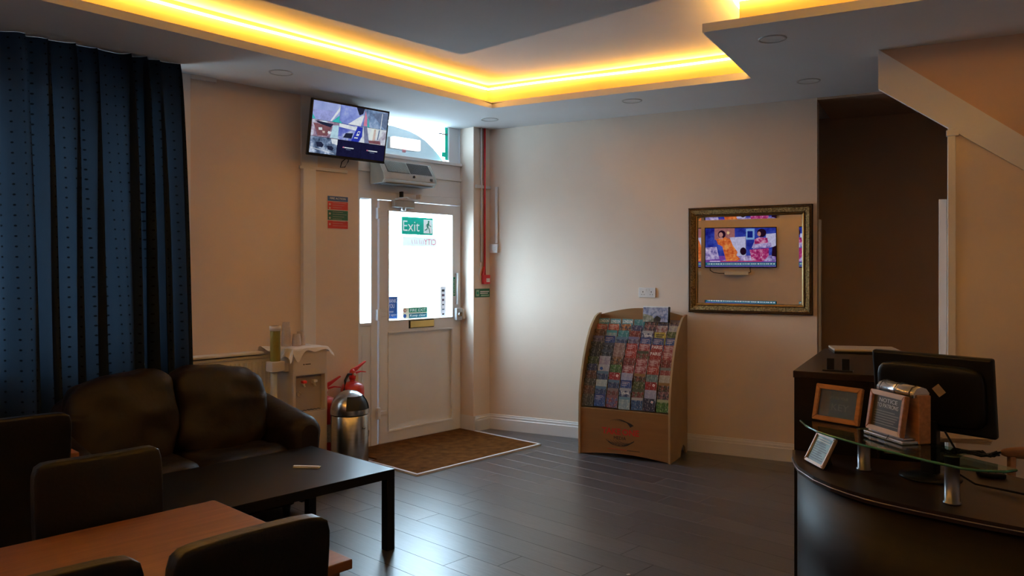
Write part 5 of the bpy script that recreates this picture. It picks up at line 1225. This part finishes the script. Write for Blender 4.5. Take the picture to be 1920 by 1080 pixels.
for k in range(6): mb.box(-.068, .068 - (k * 7 % 4) * .008, -.0066, -.0062, .028 + k * .0095, .0305 + k * .0095, dim2)
mb.obj('lettering', parent=fr)
p = (on_plane(1511, 863, DZ + .001) + on_plane(1546, 881, DZ + .001)) / 2
t = notice('small pale wood frame leaning on the desk, card coloured with blue daylight reflection', p, R(-86), .160, .130, .012, pale_wood, card_daylit, 27, [], .014, False)
mb = MB()
for k in range(10): mb.box(-.056, .054 - (k * 5 % 4) * .010, -.0086, -.0081, .022 + k * .0095, .0250 + k * .0095, mat('blue_print', (.04, .07, .13), .6) if k < 8 else pale_ink)
mb.obj('print', parent=t)

# computer monitor
ma = Vector((1.476, 3.20)); md_ = Vector((.595, -.80)).normalized(); MWd = .452
mc = ma + md_ * MWd / 2
t = thing('computer_monitor', 'black computer monitor seen from behind on the desk', 'monitor', (mc.x, mc.y, DZ), math.atan2(md_.y, md_.x))
pan = bpy.data.objects.new('screen_unit', None); COL.objects.link(pan); pan.parent = t; pan.location = (0, 0, .325); pan.rotation_euler = (R(7), 0, 0)
# seen from behind: our side is -y
MB().box(-MWd / 2, MWd / 2, .0, .03, -.150, .150, black_pl, bev=.010, seg=3).obj('rear_shell', parent=pan)
MB().soft((0, .0, -.005), (.40, .05, .24), black_pl, 6, 8).obj('rear_bulge', parent=pan)
MB().box(-.2, .2, .030, .0315, -.125, .135, dark_void).obj('display', parent=pan)
mb = MB(); mb.box(-.020, .020, -.0275, -.0262, -.016, .016, mat('sticker_grey', (.32, .27, .27), .5), M=Matrix.Translation((.045, 0, .02)) @ Matrix.Rotation(R(50), 4, 'Y')); mb.obj('sticker', parent=pan)
MB().box(-.03, .03, -.02, .02, .0, .22, black_pl, bev=.006).obj('stand_neck', parent=t)
MB().lathe([(0, 0), (.11, 0), (.11, .008), (.03, .02), (0, .02)], black_pl, 32).obj('stand_base', parent=t)
# tangle of cables and things on the desk behind the shelf
mb = MB(); P0 = on_plane(1712, 845, DZ + .012)
for k in range(9):
    pts = []
    for j in range(12):
        a = j / 11; pts.append((P0.x + a * .30 + .03 * noise.noise(Vector((k * 3.1, j * .5, 0))), P0.y - a * .10 + .05 * noise.noise(Vector((k * 2.7, j * .5, 5))), DZ + .012 + .035 * abs(noise.noise(Vector((k, j * .6, 9))))))
    mb.tube(pts, .005, black_pl, 6)
o = mb.obj('cable_tangle'); tag(o, 'black tangle of cables on the desk under the monitor', 'cables')
o = tag(MB().tube([(mc.x + .02, mc.y - .065, DZ + .19), (mc.x + .05, mc.y - .09, DZ + .12), (mc.x + .04, mc.y - .07, DZ + .05), (mc.x + .09, mc.y - .14, DZ + .012), (mc.x + .20, mc.y - .28, DZ + .010)], .004, black_pl, 6).obj('monitor_cable'), 'black cable hanging from the back of the monitor', 'cable')
p = on_plane(1800, 838, DZ)
t = thing('paper_stack', 'loose stack of cream papers lying behind the cables', 'papers', (p.x + .08, p.y + .14, DZ), R(-20))
for k in range(4): MB().box(-.11, .11, -.075, .075, k * .006 + .0005, k * .006 + .005, mat('cream_paper', (.55, .42, .28), .7), M=Matrix.Rotation(R(k * 5), 4, 'Z')).obj('sheet', parent=t)
p = on_plane(1858, 893, DZ)
t = thing('desk_keypad', 'small black keypad with six pale keys on the desk', 'keypad', p, R(-18))
MB().box(-.045, .045, -.035, .035, 0, .018, black_pl, bev=.005).obj('base', parent=t)
for a in range(3):
    for b in range(2): MB().box(-.036 + a * .025, -.016 + a * .025, -.026 + b * .028, -.004 + b * .028, .017, .023, key_pink, bev=.002).obj('key', parent=t)
mb = MB(); q = on_plane(1905, 876, DZ)
t = thing('wooden_chair', 'wooden chair with rounded top rail at the right edge behind the desk', 'chair', (2.31, 3.42, 0), R(-4))
MB().soft((0, -.12, .775), (.47, .045, .055), frame_wood, 3, 8).obj('top_rail', parent=t)
MB().soft((0, -.12, .60), (.40, .03, .05), frame_wood, 4, 6).obj('middle_rail', parent=t)
MB().soft((0, .12, .45), (.42, .44, .045), frame_wood, 7, 8).obj('seat', parent=t)
for x in (-.19, .19):
    MB().tube([(x, -.12, .76), (x, -.11, .45), (x, -.13, 0)], .017, frame_wood, 10).obj('leg', parent=t); MB().tube([(x, .30, .44), (x, .31, 0)], .017, frame_wood, 10).obj('leg', parent=t)
# things on the bar unit
t = thing('twin_card_holder', 'two small black blocks on a base on the bar unit', 'holder', on_plane(1571, 696, BT), R(-28))
MB().box(-.062, .062, -.02, .03, 0, .006, black_pl, bev=.001).obj('base', parent=t)
for x in (-.030, .032): MB().box(x - .0155, x + .0155, -.008, .012, .006, .056, black_pl, bev=.002).obj('block', parent=t)
p = PB(0, 0); q = Vector((bc.x, bc.y)) + SS * .21 + Vector((.475, .880)) * .99
t = thing('laptop', 'closed pale grey laptop lying on the far end of the bar unit', 'laptop', (q.x, q.y, BT), ROTB + R(14))
MB().box(-.165, .165, -.11, .11, 0, .012, black_pl, bev=.003).obj('base', parent=t)
MB().box(-.165, .165, -.11, .11, .013, .024, mat('laptop_lid', (.48, .42, .38), .4), bev=.004).obj('lid', parent=t)
# low clutter between the bar unit and the monitor
q = Vector((bc.x, bc.y)) + SS * .40 + Vector((.475, .88)) * .16
t = thing('storage_cabinet', 'dark low cabinet of papers between bar unit and monitor', 'cabinet', (q.x, q.y + .02, 0), ROTB)
MB().box(-.05, .20, .0, .50, 0, DZ - .02, wenge, bev=.002).obj('carcass', parent=t)
for k, (z, h_, m_) in enumerate(((DZ - .02, .05, mat('cream_paper', (0, 0, 0))), (DZ + .031, .04, amber), (DZ + .072, .10, black_pl), (DZ + .173, .09, mat('grey_paper', (.25, .22, .20), .7)))):
    tag(MB().box(-.04, .15, .02, .34, 0, h_, m_, bev=.003).obj('file_box', loc=(q.x, q.y + .02, z + .001), rot=(0, 0, ROTB)), ('cream', 'amber', 'black', 'grey')[k] + ' file box in the stack between bar unit and monitor', 'box')
# scrap on the floor
mb = MB(); mb.box(-.009, .009, -.006, .006, .0, .003, paper, bev=.001)
tag(mb.obj('paper_scrap', loc=(.59, 3.976, .001), rot=(0, 0, .4)), 'tiny white scrap of paper on the dark floor', 'paper')
